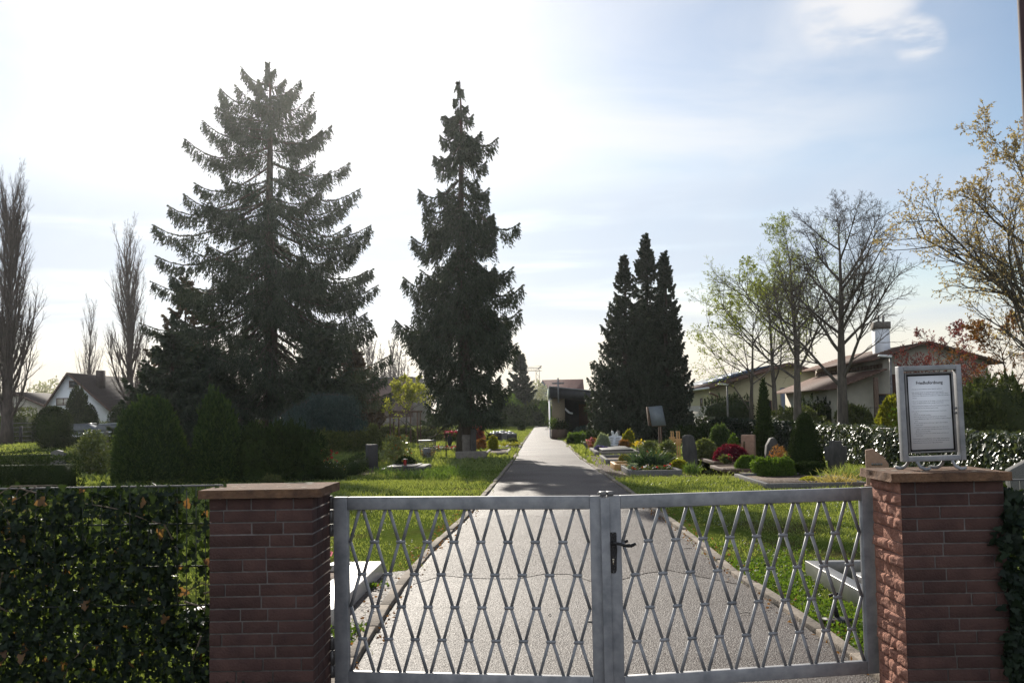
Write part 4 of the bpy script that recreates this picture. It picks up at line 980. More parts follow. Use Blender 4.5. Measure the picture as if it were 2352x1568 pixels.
# weeping cedar
def weeping(name, label, pts, seed, mat):
    rng = rg(seed); c = pts[0]; t = thing(name, label, "tree", (c[0], c[1], 0)); P = []; D = []
    stems = MB(); stems.tube([(c[0], c[1], 0), (c[0] + 0.1, c[1], c[2] * 0.6), c], [0.09, 0.07, 0.04], 8)
    for k in range(26):
        a = pts[rng.integers(1, len(pts))]; q = np.array(a) + rng.normal(size=3) * (0.2, 0.4, 0.12)
        mid = (np.array(c) + q) / 2 + np.array([0, 0, 0.25]); L = [np.array(c) * (1 - s) ** 2 + 2 * mid * s * (1 - s) + q * s * s for s in np.linspace(0, 1, 9)]
        stems.tube(L, np.linspace(0.03, 0.012, 9), 5)
        for p_ in L[2:]:
            for h in range(16):
                o = p_ + rng.normal(size=3) * (0.14, 0.14, 0.04); ln = rng.uniform(0.3, 1.0) * min(1.0, o[2] / 1.5)
                for s in np.arange(0, min(ln, max(0.1, o[2] - 1.05)), 0.07):
                    P.append(o - np.array([0, 0, s])); D.append(np.array([0, 0, -1.0]) + rng.normal(size=3) * 0.45)
    stems.build("trunk", m_bark, t)
    mb = MB().diamonds(P, D, rng.uniform(0.09, 0.17, len(P)), 0.035, rng); mb.build("crown", mat, t)
Yw = 43
weeping("weeping_cedar", "low blue-green weeping cedar with hanging curtains in front of the spruce trunk", [(colx(715, Yw), Yw, 2.2)] + [(colx(x, Yw, z), Yw, z) for x, z in ((645, 1.7), (660, 2.0), (835, 1.35), (828, 1.6), (770, 2.1), (795, 2.15), (812, 1.7), (780, 2.3), (690, 1.7), (730, 1.9), (818, 1.5), (800, 2.2), (745, 2.35))], 120, m_bluespruce)
# grassy leaves
def tuft(name, label, px, py, w, h, n, seed, mat, wid=0.012, Y=None, spread=0.6, cat="grass clump", group=None):
    rng = rg(seed); g_ = G(px, py) if Y is None else Vector((colx(px, Y), Y, 0)); mb = MB()
    P = np.stack([g_.x + rng.normal(0, w / 3, n), g_.y + rng.normal(0, w / 3, n), np.zeros(n)], 1)
    D = np.stack([rng.normal(0, spread, n), rng.normal(0, spread, n), np.ones(n)], 1); D /= np.linalg.norm(D, axis=1, keepdims=True)
    ln = h * rng.uniform(0.5, 1.1, n)
    mid = P + D * (ln * 0.55)[:, None]; tipd = D + np.stack([D[:, 0] * 0.8, D[:, 1] * 0.8, -0.25 * np.ones(n)], 1)
    mb.diamonds(P, D, ln * 0.75, wid, rng, mid=0.6); mb.diamonds(mid, tipd, ln * 0.55, wid, rng, mid=0.3)
    return tag(mb.build(name, mat, loc=tuple(g_)), label, cat, group)
tuft("spiky_grass", "dark spiky grass clump on the near right-hand grave", 1490, 1084, 0.5, 0.62, 620, 130, M("blue_grass", (0.06, 0.10, 0.05), (0.03, 0.05, 0.03), trans=0.3, **L_), 0.028, spread=0.5)
tuft("spiky_grass", "small spiky clump at the tall standing stone's foot", 1588, 1090, 0.25, 0.34, 140, 131, m_grass2, 0.016, spread=0.35)
for i, (x, y) in enumerate(((930, 1098), (965, 1100), (998, 1093), (880, 1092), (1030, 1088), (1050, 1092), (1020, 1104), (1080, 1100))):
    lab = ["long daffodil leaves in the lawn below the azalea", "thickest clump of daffodil leaves in the left lawn", "daffodil leaves right of the thickest clump", "daffodil leaves below the dark grave slab's left end", "daffodil leaves at the grave slab's right end", "thin daffodil leaves right of the grave slab", "short daffodil leaves in front of the thin ones", "daffodil leaves nearest the path"][i]
    tuft("daffodil_leaves", lab, x, y, 0.5 if i != 1 else 0.7, 0.28, 90 if i != 1 else 160, 140 + i, m_grass2, 0.02, spread=0.25, cat="plant", group="daffodil leaves in the left lawn")
tuft("ornamental_grass", "pale green ornamental grass beside the dark cross stone", 1945, 1100, 0.7, 0.35, 420, 150, M("straw_grass", (0.30, 0.30, 0.10), (0.14, 0.2, 0.05), trans=0.4, **L_), 0.012, Y=24.5, spread=0.6)
tuft("ornamental_grass", "straw-coloured ornamental grass in front of the green one", 1925, 1112, 0.6, 0.30, 320, 151, M("dry_straw", (0.42, 0.34, 0.16), (0.26, 0.2, 0.08), trans=0.4, **L_), 0.012, Y=22.5, spread=0.6)

# ------------------------------------------------------------------ the lawn's blades, daisies and dandelions
HOLES = []
SOILQ = []
def in_quad(q, x, y):
    k = np.ones(len(x), bool)
    for (ax, ay), (bx_, by_) in zip(q, q[1:] + q[:1]):
        k &= ((bx_ - ax) * (y - ay) - (by_ - ay) * (x - ax)) < 0
    return k
for quad in (((1345, 1046), (1392, 1046), (1450, 1096), (1398, 1096)), ((1585, 1040), (1720, 1060), (1760, 1098), (1590, 1092)), ((700, 1070), (860, 1062), (880, 1086), (700, 1100))):
    SOILQ.append([(G(a, b).x, G(a, b).y) for a, b in quad])
def lawn(name, n, y0, y1, xl, xr, hgt_, wid, seed, mat):
    rng = rg(seed)
    y = y0 * (y1 / y0) ** rng.uniform(size=n)
    x = xl + (xr - xl) * rng.uniform(size=n)
    k = y / 20.0
    cl = lumps(rg(7), 12, 0.5, 3.2)
    den = cl(np.stack([x, y, np.zeros(n)], 1)) * 1.1
    L_e = np.interp(y, [a[0] for a in LEFT], [a[1] for a in LEFT]); R_e = np.interp(y, [a[0] for a in RIGHT], [a[1] for a in RIGHT])
    keep = ((x < L_e - 0.09 + np.abs(rng.normal(0, 0.06, n))) | (x > R_e + 0.09 - np.abs(rng.normal(0, 0.06, n)))) & (rng.uniform(size=n) < 0.62 + 1.5 * den)
    keep &= ~((x > -1.85) & (x < L_e) & (y < 11.3) & (rng.uniform(size=n) < 0.955 - 0.1 * den))
    keep &= ~((x > R_e) & (x < R_e + 0.95) & (y < 12) & (rng.uniform(size=n) < 0.45))
    keep &= ~((x < PX1 + 0.02) & (y < 6.1)) & ~((x > QX0 - 0.02) & (y < 6.1))
    for q_ in SOILQ:
        keep &= ~(in_quad(q_, x, y) & (rng.uniform(size=n) < 0.85))
    for a, b, c, d in HOLES:
        keep &= ~((x > a) & (x < b) & (y > c) & (y < d))
    x, y = x[keep], y[keep]; m = len(x)
    P = np.stack([x, y, np.zeros(m)], 1); D = np.stack([rng.normal(0, 0.5, m), rng.normal(0, 0.5, m), np.ones(m)], 1)
    hh = hgt_ * rng.uniform(0.45, 1.25, m) * (1 + 0.9 * np.clip(cl(P * 1.7) * 1.5, -0.5, 1)) * np.clip(y / 14, 0.75, 1.6)
    mb = MB().diamonds(P, D, hh, wid * np.clip(y / 14, 0.7, 2.2), rng, mid=0.35)
    o = mb.build(name, mat); o["kind"] = "stuff"
    return o
# ------------------------------------------------------------------ graves and stones
m_granite = M("pale_granite", (0.62, 0.56, 0.50), (0.46, 0.41, 0.37), scale=120, rough=0.35, detail=2)
m_dgran = M("dark_granite", (0.07, 0.065, 0.065), (0.025, 0.024, 0.026), scale=90, rough=0.6, detail=2, spec=0.15)
m_ggran = M("grey_granite", (0.19, 0.18, 0.17), (0.10, 0.095, 0.09), scale=60, rough=0.75, spec=0.12, detail=3)
m_slate = M("slate", (0.085, 0.077, 0.07), (0.03, 0.028, 0.026), scale=7, rough=0.75, bump=0.7, bscale=12, stretch=(1, 1, 0.4))
m_brown = M("brown_sandstone", (0.36, 0.22, 0.15), (0.25, 0.15, 0.10), scale=10, rough=0.85, bump=0.3, bscale=50)
m_glint = M("glint_granite", (0.20, 0.19, 0.19), (0.12, 0.115, 0.115), scale=40, rough=0.16, spec=0.9)
m_marble = M("white_marble", (0.75, 0.75, 0.74), (0.58, 0.58, 0.58), scale=9, rough=0.4)
m_wood = M("oiled_wood", (0.55, 0.32, 0.11), (0.40, 0.21, 0.07), scale=8, rough=0.55, stretch=(6, 6, 0.6))
m_dwood = M("weathered_wood", (0.17, 0.11, 0.075), (0.08, 0.05, 0.035), scale=8, rough=0.8, stretch=(6, 6, 0.6))
m_bronze = M("bronze", (0.12, 0.08, 0.04), (0.06, 0.04, 0.02), rough=0.45, metal=0.5)
m_zinc = M("zinc_sheet", (0.26, 0.25, 0.24), (0.17, 0.165, 0.16), scale=6, rough=0.4, metal=0.6)
m_conc = M("concrete", (0.22, 0.195, 0.17), (0.12, 0.105, 0.09), scale=8, rough=0.9, bump=0.4, bscale=30)
def kerbs(t, x0, x1, y0, y1, w, h, mat, fill=None, fz=0.05):
    for q in ((x0, x0 + w, y0, y1), (x1 - w, x1, y0, y1), (x0 + w, x1 - w, y0, y0 + w), (x0 + w, x1 - w, y1 - w, y1)):
        MB().b2(*q, 0, h).build("kerb", mat, t, bevel=0.008)
    if fill:
        MB().b2(x0 + w, x1 - w, y0 + w, y1 - w, 0, fz).build("soil_bed", fill, t)
    HOLES.append((x0, x1, y0, y1))
def flowers(t_label, x0, x1, y0, y1, z, n, cols, seed, leaf=m_hedge, fs=0.035, name="flower_bed", lh=0.12):
    rng = rg(seed); t = thing(name, t_label, "flower bed", ((x0 + x1) / 2, (y0 + y1) / 2, z))
    mb = MB(); k = n * 9; P = np.stack([rng.uniform(x0, x1, k), rng.uniform(y0, y1, k), z + rng.uniform(0, lh, k)], 1)
    mb.diamonds(P, unit(rng, k) + np.array([0, 0, 0.6]), 0.055 * fs / 0.035, 0.03 * fs / 0.035, rng); mb.build("foliage", leaf, t)
    for c in cols:
        q = n // len(cols); fb = MB(); P = np.stack([rng.uniform(x0, x1, q), rng.uniform(y0, y1, q), z + rng.uniform(lh * 0.6, lh * 1.25, q)], 1)
        for a in range(5):
            fb.diamonds(P, unit(rng, q) + np.array([0, -0.2, 0.7]), fs, fs * 0.9, rng)
        o = fb.build(c + "_flowers", m_petal[c], t); o["kind"] = "stuff"
    return t
# near left: pale granite border with red and white cyclamen
t = thing("grave_border", "broad pale granite grave border just inside the gate, glaring in the sun", "grave", (-2.6, 9.8, 0))
gx1 = -1.58
for nm, q in (("border_slab", (gx1 - 0.30, gx1, 8.45, 11.15)), ("border_slab", (-2.75, gx1 - 0.303, 10.93, 11.15)), ("border_slab", (-2.75, gx1 - 0.303, 8.45, 8.68))):
    MB().b2(*q, 0, 0.13).build(nm, m_granite, t, bevel=0.006)
MB().b2(-2.75, gx1 - 0.303, 8.683, 10.927, 0, 0.07).build("soil_bed", soil, t)
HOLES.append((-2.75, gx1, 8.45, 11.15))
flowers("red and white cyclamen planted in the pale granite grave border", -2.65, -1.98, 8.75, 10.6, 0.07, 130, ("white", "crimson", "white", "pink"), 160, fs=0.06, lh=0.22)
# near right: zinc-grey border with a flat ledger
t = thing("grave_border", "metal grey grave border half hidden behind the right gate leaf", "grave", (3.2, 9.6, 0))
for q in ((2.5, 2.62, 8.3, 10.6), (2.623, 4.2, 10.48, 10.6), (2.623, 4.2, 8.3, 8.42)):
    MB().b2(*q, 0, 0.15).build("border_slab", m_zinc, t, bevel=0.006)
MB().b2(2.7, 3.9, 9.0, 9.75, 0.0, 0.16).build("ledger", m_zinc, t, bevel=0.01)
HOLES.append((2.5, 4.2, 8.3, 10.6))
g_ = G(1922, 1430)
t = thing("grave_lamp", "small dark bowl-footed grave lamp in the moss by the right kerb", "lamp", tuple(g_))
MB().lathe(g_, [(0.02, 0), (0.10, 0.012), (0.115, 0.03), (0.06, 0.036), (0.02, 0.045)], 20).build("dish", m_dgran, t, smooth=True)
MB().tube([g_ + Vector((0.005, 0, 0.03)), g_ + Vector((-0.01, 0, 0.13)), g_ + Vector((-0.005, 0, 0.2))], [0.022, 0.012, 0.009], 8).build("stem", m_iron, t, smooth=True)
MB().tube([g_ + Vector((-0.05, 0, 0.2)), g_ + Vector((0.03, 0, 0.215))], 0.012, 8).build("head", m_iron, t, smooth=True)
# dark grave with headstone, left of the path
g0 = G(872, 1086); g1 = G(984, 1078)
xa, xb, ya = g0.x, g1.x, g0.y + 0.3
t = thing("grave_slab", "dark polished grave slab carrying the azalea bush", "grave", ((xa + xb) / 2, ya + 1, 0))
MB().b2(xa, xb, ya, ya + 2.1, 0, 0.10).build("base", m_dgran, t, bevel=0.01)
MB().b2(xa + 0.12, xa + 0.95, ya + 0.12, ya + 1.9, 0.10, 0.15).build("ledger", m_dgran, t, bevel=0.01)
MB().b2(xb - 0.3, xb - 0.02, ya + 0.1, ya + 2.0, 0.10, 0.13).build("side_slab", m_ggran, t, bevel=0.006)
HOLES.append((xa, xb, ya, ya + 2.1))
def headstone(label, px0, px1, pyt, Y, mat, top="flat", thick=0.18, seed=0, base=True, name="headstone", turn=0.0, group=None, plaque=False):
    x0, x1 = colx(px0, Y, 0.4), colx(px1, Y, 0.4); z = hgt(pyt, (x0 + x1) / 2, Y); w = x1 - x0
    t = thing(name, label, "gravestone", ((x0 + x1) / 2, Y, 0), group); b0 = 0.08 if base else 0.0
    if top == "flat": prof = [(-w / 2, b0), (w / 2, b0), (w / 2, z), (-w / 2, z)]
    elif top == "round": prof = [(-w / 2, b0), (w / 2, b0)] + [(w / 2 * math.cos(a), z - w * 0.35 + w * 0.35 * math.sin(a)) for a in np.linspace(0, math.pi, 12)]
    elif top == "slant": prof = [(-w / 2, b0), (w / 2, b0), (w / 2, z * 0.62), (w * 0.3, z * 0.80), (-w * 0.15, z), (-w / 2, z * 0.97)]
    elif top == "boulder": prof = [(-w * 0.5, b0), (w * 0.5, b0), (w * 0.52, z * 0.3), (w * 0.36, z * 0.66), (w * 0.05, z), (-w * 0.18, z * 0.97), (-w * 0.42, z * 0.7), (-w * 0.5, z * 0.3)]
    elif top == "cross":
        prof = [(-w * .36, b0), (w * .36, b0), (w * .36, z * .42), (w / 2, z * .42), (w / 2, z * .84), (w * .28, z * .84), (w * .26, z), (-w * .26, z), (-w * .26, z * .84), (-w / 2, z * .84), (-w / 2, z * .42), (-w * .36, z * .42)]
    else: prof = top
    ca, sa = math.cos(turn), math.sin(turn)
    tr = lambda a, o, b: (t.location.x + a * ca - o * sa, Y + a * sa + o * ca, b)
    s = MB().prism([tr(a, -thick / 2, b) for a, b in prof], Vector((-sa * thick, ca * thick, 0))).build("slab", mat, t, bevel=0.012)
    if base:
        MB().box((t.location.x, Y, 0.04), (w * 1.15, thick * 1.7, 0.08), turn).build("plinth", mat, t, bevel=0.01)
    if plaque:
        pb = MB()
        for k in range(3):
            for j in range(5 - k % 2):
                c = tr(-w * 0.22 + j * w * 0.10, -thick / 2 - 0.004, z * (0.62 - 0.16 * k)); pb.box(c, (w * 0.075, 0.008, z * 0.055), turn)
        pb.build("bronze_letters", m_galv2, s)
    return t
headstone("dark upright headstone with a pale side at the left end of the dark slab", 842, 866, 1020, ya + 1.6, m_dgran, thick=0.30, turn=0.35)
tb2 = headstone("brown sandstone headstone with a small dark relief, beside the narrow junipers", 1704, 1735, 998, 32.8, m_brown, thick=0.16, turn=-0.5)
fx_, fy_ = tb2.location.x - 0.10 * math.cos(-0.5) + 0.085 * math.sin(-0.5), 32.8 - 0.10 * math.sin(-0.5) - 0.085 * math.cos(-0.5)
MB().tube([(fx_, fy_, 0.38), (fx_ - 0.01, fy_, 0.5), (fx_, fy_, 0.58), (fx_, fy_, 0.62)], [0.02, 0.03, 0.028, 0.02], 8).build("relief", m_bronze, tb2, smooth=True)
tq = headstone("dark rounded stone between the junipers and the yew cone", 1757, 1795, 1004, 31.5, m_slate, top="boulder", thick=0.3)
headstone("black cross-shaped gravestone right of the yew cone", 1896, 1944, 1012, 26.2, m_slate, top="cross", thick=0.2)
headstone("slanted brown headstone with metal letters behind the right pillar slab", 1990, 2040, 1030, 21.5, m_brown, top="slant", thick=0.22, turn=-0.25, plaque=True)
headstone("pale stone with a sloping top at the picture's right edge", 2318, 2392, 1056, 16.5, m_ggran, top=[(-0.25, 0), (0.25, 0), (0.25, 0.78), (0.05, 0.77), (-0.25, 0.62)], thick=0.2)
# tall standing stone
g_ = G(1590, 1080); Ys = g_.y + 0.1; ws = 34 / FPX * Ys; xs = colx(1588, Ys); zs = hgt(998, xs, Ys); lf_ = lumps(rg(170), 9, 2, 9)
st_ = MB()
def stand(u, v):
    r = (0.55 if v > 0.97 else 1) * (1 - 0.55 * max(0, v - 0.55) ** 1.4 * 2.0) * (0.9 + 0.1 * v); a = u * 2 * math.pi
    q = np.array([math.cos(a) * ws / 2 * r * (1.04), math.sin(a) * 0.11 * r, zs * v]); k = 1 + 0.22 * lf_(q * 3)
    return (xs - 0.06 * v + q[0] * k, Ys + q[1] * k, q[2])
st_.grid(stand, 26, 22, closed=True); st_.add([stand(i / 26, 1.0) for i in range(26)], [tuple(range(26))])
tag(st_.build("standing_stone", m_slate, loc=(xs, Ys, 0), smooth=True), "tall rough dark standing stone among yellow shrubs, right of the wooden crosses", "gravestone")
# kerbed graves at the right of the path
def grave(label, pl, pr, yb, yt, mat, h=0.14, fill=soil, w=0.10, name="grave_border"):
    a, b, c = G(pl, yb), G(pr, yb), G(pl, yt)
    t = thing(name, label, "grave", ((a.x + b.x) / 2, (a.y + c.y) / 2, 0)); kerbs(t, a.x, b.x, a.y, c.y, w, h, mat, fill)
    return t, a.x, b.x, a.y, c.y
grave("nearest grey kerbed grave right of the path, full of shrubs", 1446, 1572, 1094, 1078, m_ggran)
grave("pale wooden kerbed grave between the nearest two kerbed graves", 1412, 1500, 1080, 1072, m_wood, 0.16)
grave("grey kerbed grave with the gold heather cushion", 1392, 1492, 1066, 1054, m_ggran)
tg = grave("dark kerbed grave with a raised slab, left of the book stone", 1368, 1474, 1048, 1037, m_conc, 0.16, w=0.14)
MB().b2(tg[1] + 0.25, tg[2] - 0.2, tg[3] + 0.25, tg[4] - 0.2, 0.05, 0.22).build("ledger", m_dgran, tg[0], bevel=0.012)
grave("brown kerbed grave under the crimson shrub", 1640, 1760, 1068, 1052, m_dwood, 0.10)
grave("dark kerbed grave in front of the olive mound shrub", 1660, 1760, 1084, 1074, m_dwood, 0.08)
grave("long grey kerbed grave in front of the yew cone and cross stone", 1760, 2010, 1122, 1096, m_ggran, 0.10, w=0.09)
grave("small kerbed grave by the path near the golden cypress", 1112, 1166, 1046, 1036, m_conc, 0.10)
grave("kerbed grave edged with yellow flowers by the path", 1160, 1196, 1030, 1020, m_conc, 0.08)
grave("red-flowered kerbed grave behind the wire basket", 976, 1062, 1038, 1030, m_conc, 0.12)
flowers("red flowers on the kerbed grave behind the wire basket", colx(985, 45), colx(1056, 45), 44.4, 46.6, 0.08, 40, ("red", "white"), 161, fs=0.06)
flowers("pink flowers on the far grave left of the planted spruce", colx(1022, 60), colx(1050, 60), 59.6, 61, 0.05, 70, ("pink", "crimson"), 162, fs=0.13, lh=0.4)
flowers("red tulips on the grave inside the low hedge", colx(705, 29.5), colx(775, 29.5), 28.8, 30.5, 0.0, 26, ("red",), 163, leaf=m_grass2, fs=0.07, lh=0.55)
flowers("yellow and white pansies in front of the red tulips", colx(690, 28.2), colx(790, 28.2), 28.0, 28.6, 0.0, 60, ("yellow", "white"), 164, fs=0.06, lh=0.3)
flowers("red flowers in the gold heather grave's front corner", colx(1484, 31), colx(1500, 31), 30.8, 31.6, 0.1, 10, ("red",), 165, fs=0.05, lh=0.25)
flowers("crimson flowers at the foot of the crimson cushion shrub", colx(1656, 31.0), colx(1676, 31.0), 30.6, 31.0, 0.08, 14, ("crimson",), 166, fs=0.09, lh=0.15)
flowers("small red and white flowers in the nearest grave's front bed", colx(1450, 27.3), colx(1545, 27.3), 27.1, 27.5, 0.08, 16, ("white", "red"), 167, fs=0.05, lh=0.12)
# polished ledger, tilted fan and vases
v0 = Vector((colx(1468, 40), 40, 0))
t = thing("vase", "white vase of yellow flowers on the raised dark slab's right", "vase", tuple(v0))
MB().lathe(v0, [(0.05, 0), (0.07, 0.02), (0.09, 0.2), (0.08, 0.24)], 14).build("pot", m_ggran, t, smooth=True)
fb = MB(); r_ = rg(171); fb.diamonds(np.array(v0) + np.array([0, 0, 0.38]) + r_.normal(size=(90, 3)) * (0.09, 0.09, 0.07), unit(r_, 90), 0.07, 0.06, r_); fb.build("yellow_flowers", m_petal["yellow"], t)
fb = MB(); fb.diamonds(np.array(v0) + np.array([0.14, 0, 0.3]) + r_.normal(size=(60, 3)) * (0.07, 0.07, 0.06), unit(r_, 60), 0.06, 0.05, r_); fb.build("white_flowers", m_petal["white"], t)
g_ = G(1348, 1031); t = thing("urn", "small grey stone urn on the lawn edge beside the rose bush", "urn", tuple(g_))
MB().lathe(g_, [(0.14, 0), (0.14, 0.03), (0.06, 0.05), (0.05, 0.1), (0.13, 0.18), (0.16, 0.26), (0.12, 0.28)], 16).build("bowl", m_ggran, t, smooth=True)
fb = MB(); fb.diamonds(np.array(g_) + np.array([0, 0, 0.32]) + r_.normal(size=(80, 3)) * (0.09, 0.09, 0.04), unit(r_, 80), 0.06, 0.05, r_); fb.build("plant", m_silver, t)
# book stone
bY = 43.5; bx = colx(1411, bY, 0.3); t = thing("book_stone", "white open-book gravestone lying tilted below the white angel", "gravestone", (bx, bY, 0))
bs = MB()
for sg_, w in ((-1, 0.26), (1, 0.26)):
    prof = [(0, 0.0), (0.10, 0.035), (0.2, 0.03), (w, 0.0)]
    def bk(u, v, sg_=sg_, prof=prof):
        a = np.interp(u, np.linspace(0, 1, 4), [p[0] for p in prof]) * sg_; h_ = np.interp(u, np.linspace(0, 1, 4), [p[1] for p in prof])
        return (bx + a + 0.10 * v - 0.05, bY - 0.2 + v * 0.34, 0.20 + v * 0.36 + h_)
    bs.grid(bk, 7, 5)
    bs.add([bk(u, v) for u in (0, 1) for v in (0, 1)] + [(p[0], p[1], p[2] - 0.07) for p in [bk(u, v) for u in (0, 1) for v in (0, 1)]], [(0, 2, 6, 4), (2, 3, 7, 6), (3, 1, 5, 7), (4, 6, 7, 5)])
bs.build("pages", m_marble, t)
lt = MB()
for k in range(4):
    for sg_ in (-1, 1):
        v = 0.75 - k * 0.18; a = 0.12 * sg_
        lt.box((bx + a + 0.10 * v - 0.05, bY - 0.2 + v * 0.34 - 0.012, 0.20 + v * 0.36 + 0.045), (0.15, 0.016, 0.012))
lt.build("inscription", m_bronze, t)
MB().b2(bx - 0.2, bx + 0.2, bY - 0.1, bY + 0.2, 0, 0.2).build("support", m_ggran, t, bevel=0.01)
# angel
aY = 45.5; ax = colx(1410, aY, 0.4); t = thing("angel_statue", "white kneeling angel statue behind the open-book stone", "statue", (ax, aY, 0)); z0 = 0.22
MB().b2(ax - 0.16, ax + 0.16, aY - 0.14, aY + 0.14, 0, z0).build("pedestal", m_ggran, t, bevel=0.01)
bd = MB(); bd.tube([(ax + 0.03, aY, z0), (ax + 0.03, aY, z0 + 0.12), (ax, aY, z0 + 0.24), (ax - 0.02, aY, z0 + 0.36), (ax - 0.035, aY - 0.01, z0 + 0.40), (ax - 0.05, aY - 0.02, z0 + 0.44), (ax - 0.055, aY - 0.03, z0 + 0.50), (ax - 0.06, aY - 0.03, z0 + 0.54)], [0.13, 0.125, 0.10, 0.085, 0.045, 0.055, 0.06, 0.02], 14)
for s in (-1, 1):
    bd.tube([(ax - 0.02, aY + s * 0.07, z0 + 0.34), (ax - 0.07, aY + s * 0.08, z0 + 0.24), (ax - 0.12, aY + s * 0.02, z0 + 0.30)], [0.028, 0.025, 0.018], 8)
bd.build("body", m_marble, t, smooth=True)
for s in (-1, 1):
    MB().prism([(ax + 0.05, aY + s * 0.06, z0 + 0.40), (ax + 0.12, aY + s * 0.12, z0 + 0.5), (ax + 0.17, aY + s * 0.13, z0 + 0.38), (ax + 0.14, aY + s * 0.1, z0 + 0.15), (ax + 0.08, aY + s * 0.06, z0 + 0.2)], (0.01, s * 0.025, 0)).build("wing", m_marble, t, bevel=0.006)
headstone("slim pale grey column stone just right of the white angel", 1417, 1424, 988, 47, m_ggran, top="round", thick=0.13)
# post board (leaning pale back of a plan board)
nY = 40.0; nx = colx(1516, nY, 0.8); t = thing("display_board", "weathered grey display board tilted on a wooden post", "sign", (nx, nY, 0))
MB().b2(nx - 0.055, nx - 0.01, nY, nY + 0.05, 0, 1.05).b2(nx + 0.02, nx + 0.065, nY, nY + 0.05, 0, 1.05).build("post", m_dwood, t)
MB().b2(nx - 0.06, nx + 0.06, nY - 0.03, nY + 0.08, 0, 0.32).build("post_shoe", M("red_white_paint", (0.5, 0.45, 0.42), (0.25, 0.05, 0.04), scale=14, rough=0.6), t)
c4 = [at(1489, 934, nY), at(1520, 932, nY), at(1528, 976, nY), at(1496, 978, nY)]
c4 = [Vector((p.x, nY - 0.06 + (0.18 if i > 1 else -0.0) * -1, p.z)) for i, p in enumerate(c4)]
nn = (c4[1] - c4[0]).cross(c4[3] - c4[0]).normalized()
MB().prism(c4, -nn * 0.03).build("board", M("weathered_sheet", (0.17, 0.19, 0.20), (0.12, 0.135, 0.145), scale=4, rough=0.5), t)
c5 = [c4[0] + Vector((-0.05, 0.06, 0.0)), c4[0] + Vector((0, 0.06, 0)), c4[3] + Vector((0, 0.06, 0)), c4[3] + Vector((-0.10, 0.06, 0.02))]
MB().prism(c5, (0, 0.3, 0)).build("side_cheek", m_dwood, t)
MB().prism([c4[3] + Vector((0.0, 0.05, -0.03)), c4[2] + Vector((0, 0.05, -0.03)), c4[2] + Vector((0, 0.05, 0.0)), c4[3] + Vector((0, 0.05, 0))], (0, 0.1, 0)).build("ledge", m_dwood, t)
# wooden grave crosses
for x, yb, yt, lab, s in ((1545, 1042, 990, "farther of two pale wooden grave crosses", 1.0), (1559, 1058, 990, "nearer of two pale wooden grave crosses, left of the standing stone", 1.0)):
    g_ = G(x, yb); z = hgt(yt, g_.x, g_.y); t = thing("wooden_cross", lab, "grave cross", tuple(g_), "pale wooden grave crosses")
    for o in (-0.045, 0.025):
        MB().b2(g_.x + o, g_.x + o + 0.035, g_.y, g_.y + 0.05, 0, z - 0.03).build("upright", m_wood, t, bevel=0.004)
    MB().b2(g_.x - 0.06, g_.x + 0.06, g_.y - 0.01, g_.y + 0.06, z - 0.03, z).build("cap", m_wood, t, bevel=0.004)
    MB().b2(g_.x - 0.11, g_.x + 0.11, g_.y - 0.025, g_.y - 0.002, z * 0.60, z * 0.66).b2(g_.x - 0.11, g_.x + 0.11, g_.y - 0.025, g_.y - 0.002, z * 0.69, z * 0.75).build("cross_bar", m_wood, t, bevel=0.003)
    MB().b2(g_.x - 0.075, g_.x + 0.075, g_.y - 0.04, g_.y - 0.026, z * 0.52, z * 0.73).build("name_board", m_wood, t, bevel=0.003)
# stone block and stele at the foot of the second spruce
sY = 38.0; sx0, sx1 = colx(1046, sY), colx(1117, sY)
t = thing("stone_trough", "low grey stone block at the foot of the path-side spruce", "stone block", ((sx0 + sx1) / 2, sY, 0))
MB().b2(sx0, sx1, sY, sY + 0.35, 0, hgt(1036, -2, sY)).build("block", m_conc, t, bevel=0.02)
headstone("worn grey stele standing against the path-side spruce's trunk", 1062, 1081, 998, 38.9, m_conc, thick=0.15, base=False)
headstone("dark bronze-plated stele right of the worn grey one", 1082, 1094, 984, 38.7, m_slate, thick=0.15, base=False)
# wire basket
bY = 38.8; wx = colx(982, bY); t = thing("wire_basket", "galvanised wire litter basket standing on the left lawn", "litter bin", (wx, bY, 0))
mw = MB(); zt = hgt(1012, wx, bY); r1, r0b = 0.31, 0.23
for k in range(28):
    a = 2 * math.pi * k / 28; mw.tube([(wx + r0b * math.cos(a), bY + r0b * math.sin(a), 0.06), (wx + r1 * math.cos(a), bY + r1 * math.sin(a), zt)], 0.008, 4)
for z in np.linspace(0.06, zt, 9):
    r = r0b + (r1 - r0b) * (z - 0.06) / (zt - 0.06); mw.tube([(wx + r * math.cos(a), bY + r * math.sin(a), z) for a in np.linspace(0, 6.2832, 29)], 0.007, 4)
mw.build("mesh", m_galv2, t)
MB().lathe((wx, bY, zt), [(r1 - 0.015, -0.03), (r1 + 0.02, -0.02), (r1 + 0.02, 0.03), (r1 - 0.015, 0.03)], 28).build("rim", m_galv2, t)
MB().lathe((wx - 0.02, bY, 0.06), [(0.13, 0), (0.15, 0.33)], 16).build("inner_can", m_galv, t)
mb = MB(); mb.diamonds(np.array([wx, bY, 0.2]) + r_.normal(size=(90, 3)) * (0.11, 0.11, 0.07), unit(r_, 90), 0.09, 0.05, r_); mb.build("withered_flowers", m_rust, t)
